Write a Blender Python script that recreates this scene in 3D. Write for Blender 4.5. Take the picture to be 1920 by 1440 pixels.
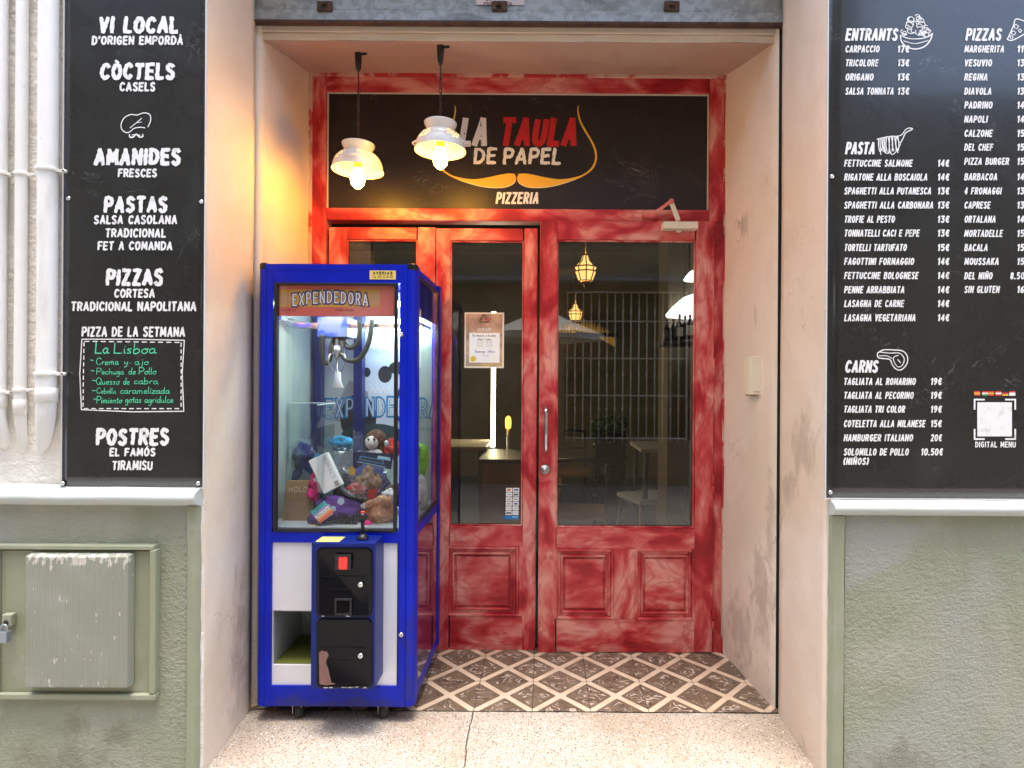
import bpy, bmesh, math, random
from mathutils import Vector, Matrix, noise as mnoise
random.seed(7)
for o in list(bpy.data.objects): bpy.data.objects.remove(o)
sc = bpy.context.scene
C = sc.collection
R = math.radians

# ---------------------------------------------------------------- camera
F, CX, CY, ROLL, CAMH = 1100.0, 1020.0, 713.0, 0.006, 1.42
cd = bpy.data.cameras.new('camera'); cam = bpy.data.objects.new('camera', cd); C.objects.link(cam)
cam.location = (0, 0, CAMH)
cam.rotation_mode = 'XYZ'
cam.matrix_world = Matrix.Translation((0, 0, CAMH)) @ Matrix.Rotation(R(90), 4, 'X') @ Matrix.Rotation(ROLL, 4, 'Z')
cd.sensor_fit = 'HORIZONTAL'; cd.sensor_width = 36; cd.lens = F/1920*36
cd.shift_x = (960-CX)/1920; cd.shift_y = (CY-720)/1920
cd.clip_start = .02; cd.clip_end = 500
sc.camera = cam

# ---------------------------------------------------------------- daylight
SUN_EL, SUN_AZ = 83, 172
w = bpy.data.worlds.new('World'); sc.world = w; w.use_nodes = True
wn = w.node_tree; bg = wn.nodes['Background']
sky = wn.nodes.new('ShaderNodeTexSky'); sky.sky_type = 'NISHITA'; sky.sun_disc = False
sky.sun_elevation = R(SUN_EL); sky.sun_rotation = R(SUN_AZ); sky.dust_density = 3
wn.links.new(sky.outputs[0], bg.inputs[0]); bg.inputs[1].default_value = .15
sl = bpy.data.lights.new('sun', 'SUN'); so = bpy.data.objects.new('sun', sl); C.objects.link(so)
sl.energy = 1.0; sl.angle = R(22); sl.color = (1, .96, .9)
_d = Vector((math.sin(R(SUN_AZ))*math.cos(R(SUN_EL)), math.cos(R(SUN_AZ))*math.cos(R(SUN_EL)), math.sin(R(SUN_EL))))
so.rotation_euler = _d.to_track_quat('Z', 'Y').to_euler()
sc.view_settings.view_transform = 'Standard'; sc.view_settings.look = 'None'
sc.view_settings.gamma = 1; sc.view_settings.use_curve_mapping = False
sc.view_settings.exposure = 2.2
sc.cycles.use_denoising = True
sc.cycles.max_bounces = 10; sc.cycles.diffuse_bounces = 5; sc.cycles.glossy_bounces = 5
sc.cycles.transparent_max_bounces = 32; sc.cycles.sample_clamp_indirect = 6
sc.cycles.caustics_reflective = False; sc.cycles.caustics_refractive = False

# ---------------------------------------------------------------- measuring
def P(px, py, Z):
    """photo pixel -> point of the plane at depth Z (metres in front of the lens)"""
    dx, dy = px-CX, py-CY
    x0 = dx*math.cos(ROLL)+dy*math.sin(ROLL); y0 = -dx*math.sin(ROLL)+dy*math.cos(ROLL)
    return Vector((x0*Z/F, Z, CAMH-y0*Z/F))

# ---------------------------------------------------------------- tagging
def tag(o, label=None, cat=None, group=None, kind=None):
    if label: o['label'] = label
    if cat: o['category'] = cat
    if group: o['group'] = group
    if kind: o['kind'] = kind
    return o
def thing(name, label, cat, loc=(0, 0, 0), group=None):
    o = bpy.data.objects.new(name, None); C.objects.link(o); o.location = loc; o.empty_display_size = .05
    return tag(o, label, cat, group)
def reparent(o, p):
    o.parent = p; o.matrix_parent_inverse = p.matrix_basis.inverted()

# ---------------------------------------------------------------- mesh builder
class MB:
    def __init__(s): s.v = []; s.f = []; s.m = []; s.sm = []
    def add(s, vs, fs, m=0, smooth=False):
        b = len(s.v); s.v += [Vector(v) for v in vs]
        for f in fs: s.f.append([b+i for i in f]); s.m.append(m); s.sm.append(smooth)
        return s
    def box(s, a, b, m=0):
        x0, x1 = sorted((a[0], b[0])); y0, y1 = sorted((a[1], b[1])); z0, z1 = sorted((a[2], b[2]))
        return s.add([(x0,y0,z0),(x1,y0,z0),(x1,y1,z0),(x0,y1,z0),(x0,y0,z1),(x1,y0,z1),(x1,y1,z1),(x0,y1,z1)],
            [(0,3,2,1),(4,5,6,7),(0,1,5,4),(1,2,6,5),(2,3,7,6),(3,0,4,7)], m)
    def obox(s, c, ax, ay, az, m=0):
        """box from centre and three half-axis vectors"""
        c, ax, ay, az = map(Vector, (c, ax, ay, az))
        vs = [c+ax*i+ay*j+az*k for k in (-1,1) for i, j in ((-1,-1),(1,-1),(1,1),(-1,1))]
        return s.add(vs, [(0,3,2,1),(4,5,6,7),(0,1,5,4),(1,2,6,5),(2,3,7,6),(3,0,4,7)], m)
    def quad(s, a, b, c, d, m=0): return s.add([a,b,c,d], [(0,1,2,3)], m)
    def prism(s, pts, off, m=0, smooth=False):
        """outline (3D points) pulled along off"""
        n = len(pts); pts = [Vector(p) for p in pts]; off = Vector(off)
        s.add(pts+[p+off for p in pts], [list(range(n))[::-1], list(range(n, 2*n))]+[(i,(i+1)%n,n+(i+1)%n,n+i) for i in range(n)], m, smooth)
        return s
    def lathe(s, prof, c, axis=(0,0,1), n=24, m=0, smooth=True, caps=True, skip=None):
        axis = Vector(axis).normalized(); q = axis.to_track_quat('Z', 'Y').to_matrix(); c = Vector(c)
        vs = []
        for r, h in prof:
            for k in range(n):
                a = 2*math.pi*k/n; vs.append(c+q@Vector((r*math.cos(a), r*math.sin(a), h)))
        fs = []
        for i in range(len(prof)-1):
            for k in range(n):
                if skip and skip(i, k): continue
                fs.append((i*n+k, i*n+(k+1)%n, (i+1)*n+(k+1)%n, (i+1)*n+k))
        if caps:
            fs.append(list(range(n))[::-1]); fs.append([(len(prof)-1)*n+k for k in range(n)])
        return s.add(vs, fs, m, smooth)
    def tube(s, path, r, n=8, m=0, caps=True, flat=1.0):
        path = [Vector(p) for p in path]; rs = r if isinstance(r, (list, tuple)) else [r]*len(path)
        vs = []; up = None
        for i, p in enumerate(path):
            t = (path[min(i+1, len(path)-1)]-path[max(i-1, 0)]).normalized()
            if up is None:
                up = Vector((0,1,0)) if abs(t.y) < .9 else Vector((1,0,0))
            a = t.cross(up).normalized(); b = a.cross(t).normalized(); up = b
            for k in range(n):
                g = 2*math.pi*k/n; vs.append(p+a*math.cos(g)*rs[i]+b*math.sin(g)*rs[i]*flat)
        fs = [(i*n+k, i*n+(k+1)%n, (i+1)*n+(k+1)%n, (i+1)*n+k) for i in range(len(path)-1) for k in range(n)]
        if caps: fs += [list(range(n))[::-1], [(len(path)-1)*n+k for k in range(n)]]
        return s.add(vs, fs, m, True)
    def blob(s, c, r, m=0, n=16, lump=0.0, seed=0, rot=None):
        """lumpy ellipsoid"""
        n = max(n, 30) if lump >= .2 else n
        c = Vector(c); r = Vector(r if isinstance(r, (list, tuple, Vector)) else (r, r, r)); vs = []; rows = n//2
        q = rot.to_matrix() if rot else Matrix.Identity(3)
        for i in range(rows+1):
            th = math.pi*i/rows
            for k in range(n):
                a = 2*math.pi*k/n; d = Vector((math.sin(th)*math.cos(a), math.sin(th)*math.sin(a), math.cos(th)))
                g = 1+lump*mnoise.noise(d*1.7+Vector((seed*3.1, seed, 0)))+(.10*mnoise.noise(d*5+Vector((seed, 0, seed*2)))+.05*mnoise.noise(d*13+Vector((0, seed, 5))) if lump >= .2 else 0)
                vs.append(c+q@Vector((d.x*r.x*g, d.y*r.y*g, d.z*r.z*g)))
        fs = [(i*n+k, (i+1)*n+k, (i+1)*n+(k+1)%n, i*n+(k+1)%n) for i in range(rows) for k in range(n)]
        return s.add(vs, fs, m, True)
    def grid(s, fn, nu, nv, m=0, smooth=True):
        vs = [fn(i/nu, j/nv) for j in range(nv+1) for i in range(nu+1)]
        fs = [(j*(nu+1)+i, j*(nu+1)+i+1, (j+1)*(nu+1)+i+1, (j+1)*(nu+1)+i) for j in range(nv) for i in range(nu)]
        return s.add(vs, fs, m, smooth)
    def build(s, name, mats, parent=None, bevel=0, seg=2, solid=0, sub=0, fix=True):
        me = bpy.data.meshes.new(name); me.from_pydata(s.v, [], s.f)
        mats = mats if isinstance(mats, (list, tuple)) else [mats]
        for m in mats: me.materials.append(m)
        me.polygons.foreach_set('material_index', s.m); me.polygons.foreach_set('use_smooth', s.sm)
        if fix:
            b = bmesh.new(); b.from_mesh(me); bmesh.ops.recalc_face_normals(b, faces=b.faces); b.to_mesh(me); b.free()
        me.update()
        o = bpy.data.objects.new(name, me); C.objects.link(o)
        if solid:
            q = o.modifiers.new('s', 'SOLIDIFY'); q.thickness = solid; q.offset = 0
        if bevel:
            q = o.modifiers.new('b', 'BEVEL'); q.width = bevel; q.segments = seg; q.limit_method = 'ANGLE'; q.angle_limit = R(40); q.use_clamp_overlap = True
        if sub:
            q = o.modifiers.new('d', 'SUBSURF'); q.levels = q.render_levels = sub
        if parent: reparent(o, parent)
        return o

# ---------------------------------------------------------------- materials
def node(nt, t, **k):
    n = nt.nodes.new('ShaderNode'+t)
    for a, b in k.items(): setattr(n, a, b)
    return n
def sock(nt, v, dst):
    if isinstance(v, bpy.types.NodeSocket): nt.links.new(v, dst)
    elif v is not None: dst.default_value = v
def math_(nt, op, a, b=0.0, c=None, clamp=False):
    n = node(nt, 'Math', operation=op, use_clamp=clamp); sock(nt, a, n.inputs[0]); sock(nt, b, n.inputs[1])
    if c is not None: sock(nt, c, n.inputs[2])
    return n.outputs[0]
def mixc(nt, f, a, b, blend='MIX'):
    n = node(nt, 'Mix', data_type='RGBA', blend_type=blend)
    sock(nt, f, n.inputs[0])
    for v, d in ((a, n.inputs[6]), (b, n.inputs[7])):
        if isinstance(v, (tuple, list)): v = tuple(v)+(1,) if len(v) == 3 else v
        sock(nt, v, d)
    return n.outputs[2]
def coords(nt, scale=(1,1,1), rot=(0,0,0), loc=(0,0,0)):
    t = node(nt, 'TexCoord'); m = node(nt, 'Mapping'); nt.links.new(t.outputs['Object'], m.inputs[0])
    m.inputs['Scale'].default_value = scale; m.inputs['Rotation'].default_value = rot; m.inputs['Location'].default_value = loc
    return m.outputs[0]
def ntex(nt, vec, scale, detail=4, rough=.55, dist=0):
    n = node(nt, 'TexNoise'); nt.links.new(vec, n.inputs['Vector']); n.inputs['Scale'].default_value = scale
    n.inputs['Detail'].default_value = detail; n.inputs['Roughness'].default_value = rough; n.inputs['Distortion'].default_value = dist
    return n.outputs['Fac']
def ramp(nt, fac, lo, hi):
    n = node(nt, 'MapRange', interpolation_type='SMOOTHSTEP', clamp=True); sock(nt, fac, n.inputs[0]); n.inputs[1].default_value = lo; n.inputs[2].default_value = hi
    return n.outputs[0]
def cramp(nt, fac, stops):
    n = node(nt, 'ValToRGB'); e = n.color_ramp.elements
    while len(e) < len(stops): e.new(.5)
    for i, (p, c) in enumerate(stops): e[i].position = p; e[i].color = tuple(c)+(1,)
    sock(nt, fac, n.inputs[0]); return n.outputs[0]
MATS = {}
def newmat(name):
    m = bpy.data.materials.new(name); m.use_nodes = True; nt = m.node_tree; b = nt.nodes['Principled BSDF']; MATS[name] = m
    return m, nt, b
def bumpn(nt, b, h, strength, dist):
    n = node(nt, 'Bump'); n.inputs['Strength'].default_value = strength; n.inputs['Distance'].default_value = dist
    sock(nt, h, n.inputs['Height']); nt.links.new(n.outputs[0], b.inputs['Normal'])
def cracks(m, sc_=2.2, th=.004, amt=.6, col=(.22,.15,.10)):
    nt = m.node_tree; b = nt.nodes['Principled BSDF']; src = b.inputs['Base Color'].links[0].from_socket
    l = math_(nt, 'ABSOLUTE', math_(nt, 'SUBTRACT', ntex(nt, coords(nt, (1,1,.7), loc=(3,1,2)), sc_, 6, .6, .6), .5)); l = math_(nt, 'SUBTRACT', 1, ramp(nt, l, 0, th))
    k = math_(nt, 'MULTIPLY', l, ramp(nt, ntex(nt, coords(nt, loc=(6,2,9)), 2.6, 2), .54, .66))
    sock(nt, mixc(nt, math_(nt, 'MULTIPLY', k, amt), src, col), b.inputs['Base Color'])
def mk(name, base, rough=.5, metal=0, spec=.5, coat=0, layers=(), bumps=(), emit=None, rvar=0):
    """layers: (scale, detail, colour, lo, hi, stretch[, amount]) ; bumps: (scale, height, stretch)"""
    m, nt, b = newmat(name)
    col = tuple(base)+(1,)
    for L in layers:
        sc_, det, c, lo, hi = L[:5]; st = L[5] if len(L) > 5 else (1,1,1); amt = L[6] if len(L) > 6 else 1
        f = ramp(nt, ntex(nt, coords(nt, st, loc=(random.random()*9,)*3), sc_, det, .6, .4), lo, hi)
        if amt != 1: f = math_(nt, 'MULTIPLY', f, amt)
        col = mixc(nt, f, col, c)
    sock(nt, col, b.inputs['Base Color'])
    b.inputs['Roughness'].default_value = rough; b.inputs['Metallic'].default_value = metal
    b.inputs['Specular IOR Level'].default_value = spec; b.inputs['Coat Weight'].default_value = coat; b.inputs['Coat Roughness'].default_value = .05
    if rvar: sock(nt, math_(nt, 'ADD', rough-rvar/2, math_(nt, 'MULTIPLY', ntex(nt, coords(nt), 9), rvar)), b.inputs['Roughness'])
    if bumps:
        h = None
        for bp in bumps:
            x = math_(nt, 'MULTIPLY', ntex(nt, coords(nt, bp[2] if len(bp) > 2 else (1,1,1)), bp[0], 3, .6), bp[1])
            h = x if h is None else math_(nt, 'ADD', h, x)
        bumpn(nt, b, h, 1, 1)
    if emit:
        b.inputs['Emission Color'].default_value = tuple(emit[0])+(1,); b.inputs['Emission Strength'].default_value = emit[1]
    return m
def glassmat(name, tint=(1,1,1), f0=.04, rough=0.0, bump=None):
    m, nt, b = newmat(name); nt.nodes.remove(b); out = nt.nodes['Material Output']
    g = node(nt, 'NewGeometry'); vm = node(nt, 'VectorMath', operation='DOT_PRODUCT')
    nt.links.new(g.outputs['Incoming'], vm.inputs[0]); nt.links.new(g.outputs['Normal'], vm.inputs[1])
    c = math_(nt, 'SUBTRACT', 1, math_(nt, 'ABSOLUTE', vm.outputs['Value']), clamp=True)
    fac = math_(nt, 'ADD', f0, math_(nt, 'MULTIPLY', math_(nt, 'POWER', c, 5), 1-f0), clamp=True)
    t = node(nt, 'BsdfTransparent'); t.inputs[0].default_value = tuple(tint)+(1,)
    gl = node(nt, 'BsdfGlossy'); gl.inputs['Roughness'].default_value = rough
    if bump:
        n = node(nt, 'Bump'); n.inputs['Strength'].default_value = 1; n.inputs['Distance'].default_value = 1
        sock(nt, math_(nt, 'MULTIPLY', ntex(nt, coords(nt), bump[0], 3), bump[1]), n.inputs['Height']); nt.links.new(n.outputs[0], gl.inputs['Normal'])
    mx = node(nt, 'MixShader'); sock(nt, fac, mx.inputs[0]); nt.links.new(t.outputs[0], mx.inputs[1]); nt.links.new(gl.outputs[0], mx.inputs[2])
    nt.links.new(mx.outputs[0], out.inputs[0]); return m

def stains(name, spots, col, amt=.45):
    nt = M[name].node_tree; b = nt.nodes['Principled BSDF']; src = b.inputs['Base Color'].links[0].from_socket
    t = node(nt, 'TexCoord'); n = ntex(nt, coords(nt, (1,1,.55)), 13, 6, .65, .5)
    for c, r in spots:
        vm = node(nt, 'VectorMath', operation='SUBTRACT'); nt.links.new(t.outputs['Object'], vm.inputs[0]); vm.inputs[1].default_value = c
        v2 = node(nt, 'VectorMath', operation='DIVIDE'); nt.links.new(vm.outputs[0], v2.inputs[0]); v2.inputs[1].default_value = r
        v3 = node(nt, 'VectorMath', operation='LENGTH'); nt.links.new(v2.outputs[0], v3.inputs[0])
        k = math_(nt, 'SUBTRACT', n, math_(nt, 'MULTIPLY', v3.outputs['Value'], .28))
        src = mixc(nt, math_(nt, 'MULTIPLY', ramp(nt, k, .20, .46), amt), src, col)
    sock(nt, src, b.inputs['Base Color'])
M = {}
M['plaster'] = mk('plaster', (.735,.605,.465), .85, layers=[(1.3,5,(.80,.69,.57),.42,.62),(3.2,6,(.67,.51,.40),.6,.78,(1,1,.5),.6),(2.6,7,(.37,.27,.185),.66,.74,(1,1,.45),.75),(60,3,(.55,.4,.3),.62,.75,(1,1,1),.4)],
    bumps=[(3,.012),(22,.0016),(140,.0005)])
stains('plaster', (((1.01,2.28,1.16),(.3,.13,.16)),((1.0,2.42,.98),(.3,.07,.10)),((.99,2.66,.42),(.3,.14,.30)),((.97,2.9,.2),(.3,.2,.2)),((1.0,2.58,.75),(.3,.05,.3)),((-1.23,2.4,.3),(.3,.1,.3)),((.97,2.85,2.2),(.3,.10,.08))), (.33,.235,.16))
cracks(M['plaster'])
M['stucco'] = mk('white_stucco', (.83,.79,.71), .9, layers=[(2,5,(.68,.62,.53),.5,.7),(30,3,(.62,.57,.5),.6,.8,(1,1,1),.5)], bumps=[(40,.008,(.9,1,1.2)),(100,.003,(.9,1,1.2)),(9,.012)])
M['sage'] = mk('sage_stucco', (.285,.305,.215), .85, layers=[(1.6,5,(.39,.385,.31),.45,.7),(5,6,(.28,.29,.21),.55,.75,(1,1,1),.7),(70,3,(.44,.43,.34),.6,.75,(1,1,1),.6),(11,4,(.52,.42,.33),.71,.74,(1,1,1.6),.8),(10,4,(.26,.265,.19),.55,.72,(1,1,.07),.5),(1.1,3,(.33,.34,.29),.5,.6)],
    bumps=[(62,.0060,(.85,1,1.1)),(150,.0040,(.9,1,1.1)),(22,.0035),(5,.006)])
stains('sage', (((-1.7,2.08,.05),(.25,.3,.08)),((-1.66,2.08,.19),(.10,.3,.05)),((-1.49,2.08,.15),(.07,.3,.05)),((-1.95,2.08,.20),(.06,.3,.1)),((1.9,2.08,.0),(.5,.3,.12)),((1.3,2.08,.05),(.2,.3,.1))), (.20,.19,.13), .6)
M['sage_smooth'] = mk('sage_paint', (.285,.305,.205), .6, layers=[(4,5,(.36,.36,.28),.5,.7),(14,5,(.6,.55,.46),.73,.76,(1.4,1,.7),.8)], bumps=[(9,.003),(60,.0006)])
M['ledge'] = mk('ledge_paint', (.52,.56,.53), .6, layers=[(3,5,(.43,.48,.43),.5,.72,(.5,1,1)),(14,6,(.74,.72,.66),.66,.72,(.6,1,1),.8)], bumps=[(7,.004),(60,.0008)])
M['pipe'] = mk('white_pipe_paint', (.84,.83,.79), .5, layers=[(5,5,(.62,.6,.53),.55,.75,(1,1,.25)),(40,3,(.55,.5,.42),.7,.78,(1,1,.6),.6)], bumps=[(16,.0015),(90,.0003)])
M['black'] = mk('black_plastic', (.012,.012,.014), .35)
M['rubber'] = mk('dark_rubber', (.03,.028,.026), .7, layers=[(20,3,(.09,.08,.07),.5,.7)])
M['chrome'] = mk('chrome', (.75,.75,.74), .18, 1, layers=[(30,3,(.5,.49,.47),.5,.7)])
M['steel'] = mk('dull_steel', (.42,.42,.41), .38, 1, layers=[(12,4,(.3,.28,.26),.5,.7)])
M['white'] = mk('white_paint', (.80,.80,.78), .5)
M['enamel'] = mk('white_enamel', (.82,.78,.70), .22, layers=[(18,4,(.66,.58,.47),.66,.74,(1,1,1),.6)], coat=.4)
M['blue'] = mk('blue_coat', (.002,.012,.40), .36, spec=.25, layers=[(3,4,(.002,.018,.50),.4,.7),(55,4,(.015,.04,.42),.68,.72,(1,1,1),.5)], bumps=[(160,.00015)], rvar=.15)
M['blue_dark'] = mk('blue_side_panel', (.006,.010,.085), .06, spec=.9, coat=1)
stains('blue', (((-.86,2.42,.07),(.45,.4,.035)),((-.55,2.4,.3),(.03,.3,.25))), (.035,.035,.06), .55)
M['navy'] = mk('navy_coat', (.004,.014,.15), .35, spec=.3, layers=[(6,4,(.006,.02,.20),.45,.7)])
M['white_lam'] = mk('white_laminate', (.76,.77,.81), .35, layers=[(2.5,4,(.70,.72,.78),.4,.7),(11,6,(.50,.50,.52),.64,.74,(1,1,.5),.5),(70,3,(.3,.3,.3),.74,.78,(.5,1,1),.5)])
M['lam_in'] = mk('grey_laminate', (.34,.38,.38), .5)
M['olive'] = mk('olive_mat', (.12,.13,.015), .85, bumps=[(120,.001)])
M['letter'] = mk('white_print', (.82,.82,.80), .5, layers=[(26,5,(.62,.62,.60),.52,.72),(90,3,(.45,.45,.44),.66,.76,(1,1,1),.5)])
M['letter_bold'] = mk('worn_white_print', (.80,.79,.80), .5, layers=[(55,5,(.06,.05,.05),.60,.64,(1,1,.4),.9)])
M['red_print'] = mk('red_print', (.52,.012,.014), .5, layers=[(60,4,(.06,.01,.01),.63,.68,(1,1,.5),.7)])
M['gold_print'] = mk('yellow_print', (.84,.46,.035), .5)
M['cream_print'] = mk('cream_print', (.80,.68,.40), .5)
M['green_ink'] = mk('green_marker', (.10,.62,.34), .5, layers=[(40,3,(.05,.42,.22),.5,.7)])
M['ink'] = mk('black_print', (.02,.02,.025), .5)
M['yellow'] = mk('yellow_sticker', (.78,.58,.14), .5)
M['glass'] = glassmat('window_glass', (.84,.84,.80), .065)
M['mglass'] = glassmat('machine_glass', (.97,.98,.98), .04)
M['acrylic'] = glassmat('clear_acrylic', (.93,.96,.96), .05)
M['acr_edge'] = mk('acrylic_edge', (.65,.8,.8), .3)
M['bag'] = glassmat('clear_bag', (.93,.94,.95), .10, .12, (30,.012))
M['galv'] = mk('galvanised', (.30,.33,.33), .5, .55, layers=[(28,2,(.40,.44,.45),.4,.6),(9,5,(.20,.22,.22),.5,.7,(.5,1,1)),(3,6,(.13,.10,.08),.62,.75,(.5,1,3),.8)], bumps=[(40,.0004)])
M['rust'] = mk('rusty_steel', (.10,.052,.036), .8, .2, layers=[(14,5,(.05,.03,.024),.45,.65),(30,4,(.20,.12,.09),.6,.75)], bumps=[(60,.0008)])
M['beige'] = mk('beige_plastic', (.74,.66,.50), .45)
M['brown_board'] = mk('cardboard', (.30,.185,.085), .8, layers=[(6,4,(.25,.15,.07),.45,.65)])
M['groove'] = mk('dark_gap', (.008,.006,.005), .9)
M['bare'] = mk('bare_chips', (.55,.54,.52), .4, .6)

def redwash(name, st):
    m, nt, b = newmat(name)
    v = coords(nt, st, loc=(3.3,1.7,4.1))
    n1 = ntex(nt, v, 5.2, 2.5, .5, 1.1); n2 = ntex(nt, v, 19, 5, .6, .9); n0 = ntex(nt, coords(nt, loc=(7,2,1)), 2.2, 3, .5, .3)
    s = math_(nt, 'ADD', math_(nt, 'MULTIPLY', n1, .66), math_(nt, 'ADD', math_(nt, 'MULTIPLY', n2, .14), math_(nt, 'MULTIPLY', n0, .40)))
    s = math_(nt, 'SUBTRACT', s, .04)
    col = cramp(nt, s, [(.39,(.25,.003,.009)),(.465,(.37,.007,.016)),(.525,(.52,.040,.046)),(.59,(.63,.14,.125)),(.67,(.72,.30,.245))])
    ed = math_(nt, 'SUBTRACT', 1, ramp(nt, math_(nt, 'ABSOLUTE', math_(nt, 'SUBTRACT', ntex(nt, v, 4.3, 2, .5, 2.2), .5)),   .0, .075))
    col = mixc(nt, math_(nt, 'MULTIPLY', ed, .38), col, (.40,.018,.026))
    cr = ramp(nt, ntex(nt, coords(nt, st, loc=(1,8,2)), 5, 4, .6, .6), .66, .74)
    col = mixc(nt, math_(nt, 'MULTIPLY', cr, .65), col, (.70,.36,.26))
    sock(nt, col, b.inputs['Base Color'])
    sock(nt, math_(nt, 'ADD', .34, math_(nt, 'MULTIPLY', n2, .25)), b.inputs['Roughness'])
    bumpn(nt, b, math_(nt, 'ADD', math_(nt, 'MULTIPLY', n1, .003), math_(nt, 'MULTIPLY', ntex(nt, v, 90, 3), .0006)), 1, 1)
    return m
M['redv'] = redwash('red_wash_upright', (1.5,1.5,.62)); M['redh'] = redwash('red_wash_level', (.66,1.4,1.5))

def slate(name, base, rough, coat=0):
    m, nt, b = newmat(name)
    n = ntex(nt, coords(nt), 5, 6, .65, .5)
    col = cramp(nt, n, [(.3,[c*.75 for c in base]),(.55,base),(.75,[c*1.9 for c in base])])
    for loc, sc_, th in (((0,0,0),3.4,.0035),((5,3,8),2.1,.0028)):
        ln = math_(nt, 'ABSOLUTE', math_(nt, 'SUBTRACT', ntex(nt, coords(nt, (1,1,1.5), loc=loc), sc_, 5, .62, .8), .5))
        ln = math_(nt, 'SUBTRACT', 1, ramp(nt, ln, 0, th))
        msk = ramp(nt, ntex(nt, coords(nt, loc=(loc[0]+2,1,4)), 4.5, 2), .55, .7)
        col = mixc(nt, math_(nt, 'MULTIPLY', math_(nt, 'MULTIPLY', ln, msk), .35), col, (.35,.36,.38))
    fl = ramp(nt, ntex(nt, coords(nt, (1,1,3)), 70, 3), .68, .8)
    col = mixc(nt, math_(nt, 'MULTIPLY', fl, .25), col, (.2,.2,.2))
    sock(nt, col, b.inputs['Base Color']); sock(nt, math_(nt, 'ADD', rough-.06, math_(nt, 'MULTIPLY', n, .14)), b.inputs['Roughness'])
    bumpn(nt, b, math_(nt, 'MULTIPLY', n, .0018), 1, 1)
    b.inputs['Coat Weight'].default_value = coat; b.inputs['Coat IOR'].default_value = 1.75; b.inputs['Coat Roughness'].default_value = .10
    return m
M['slate'] = slate('chalkboard_print', (.011,.012,.012), .27, .45)
M['slate_warm'] = slate('sign_print', (.016,.010,.008), .42)

def terrazzo():
    m, nt, b = newmat('terrazzo')
    v = coords(nt); base = mixc(nt, ramp(nt, ntex(nt, v, 2.3, 5), .4, .65), (.52,.46,.385), (.45,.375,.29))
    for sc_, th, c, k in ((75,.32,(.16,.13,.10),.50),(110,.36,(.42,.27,.17),.45),(60,.28,(.82,.78,.70),.6),(150,.34,(.06,.05,.045),.35),(190,.36,(.30,.22,.15),.3)):
        vo = node(nt, 'TexVoronoi'); nt.links.new(v, vo.inputs['Vector']); vo.inputs['Scale'].default_value = sc_; vo.inputs['Randomness'].default_value = 1
        d = math_(nt, 'SUBTRACT', 1, ramp(nt, vo.outputs['Distance'], th*.75, th))
        sp = node(nt, 'SeparateColor'); nt.links.new(vo.outputs['Color'], sp.inputs[0])
        base = mixc(nt, math_(nt, 'MULTIPLY', d, ramp(nt, sp.outputs[0], k, k+.03)), base, c)
    # the crack that runs out from the tiles
    sx = node(nt, 'SeparateXYZ'); nt.links.new(v, sx.inputs[0])
    wob = math_(nt, 'MULTIPLY', math_(nt, 'SUBTRACT', ntex(nt, coords(nt, (.2,1,1)), 9, 4), .5), .035)
    dx = math_(nt, 'ABSOLUTE', math_(nt, 'SUBTRACT', math_(nt, 'ADD', sx.outputs[0], wob), -.292))
    cr = math_(nt, 'SUBTRACT', 1, ramp(nt, dx, .0012, .0032))
    base = mixc(nt, math_(nt, 'MULTIPLY', cr, .85), base, (.05,.035,.025))
    dirt = ramp(nt, ntex(nt, coords(nt, loc=(4,4,1)), 7, 6), .6, .72)
    base = mixc(nt, math_(nt, 'MULTIPLY', dirt, .35), base, (.28,.2,.13))
    sock(nt, base, b.inputs['Base Color']); b.inputs['Roughness'].default_value = .55
    bumpn(nt, b, math_(nt, 'SUBTRACT', math_(nt, 'MULTIPLY', ntex(nt, v, 120, 3), .0008), math_(nt, 'MULTIPLY', cr, .004)), 1, 1)
    return m
M['terrazzo'] = terrazzo()
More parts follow.
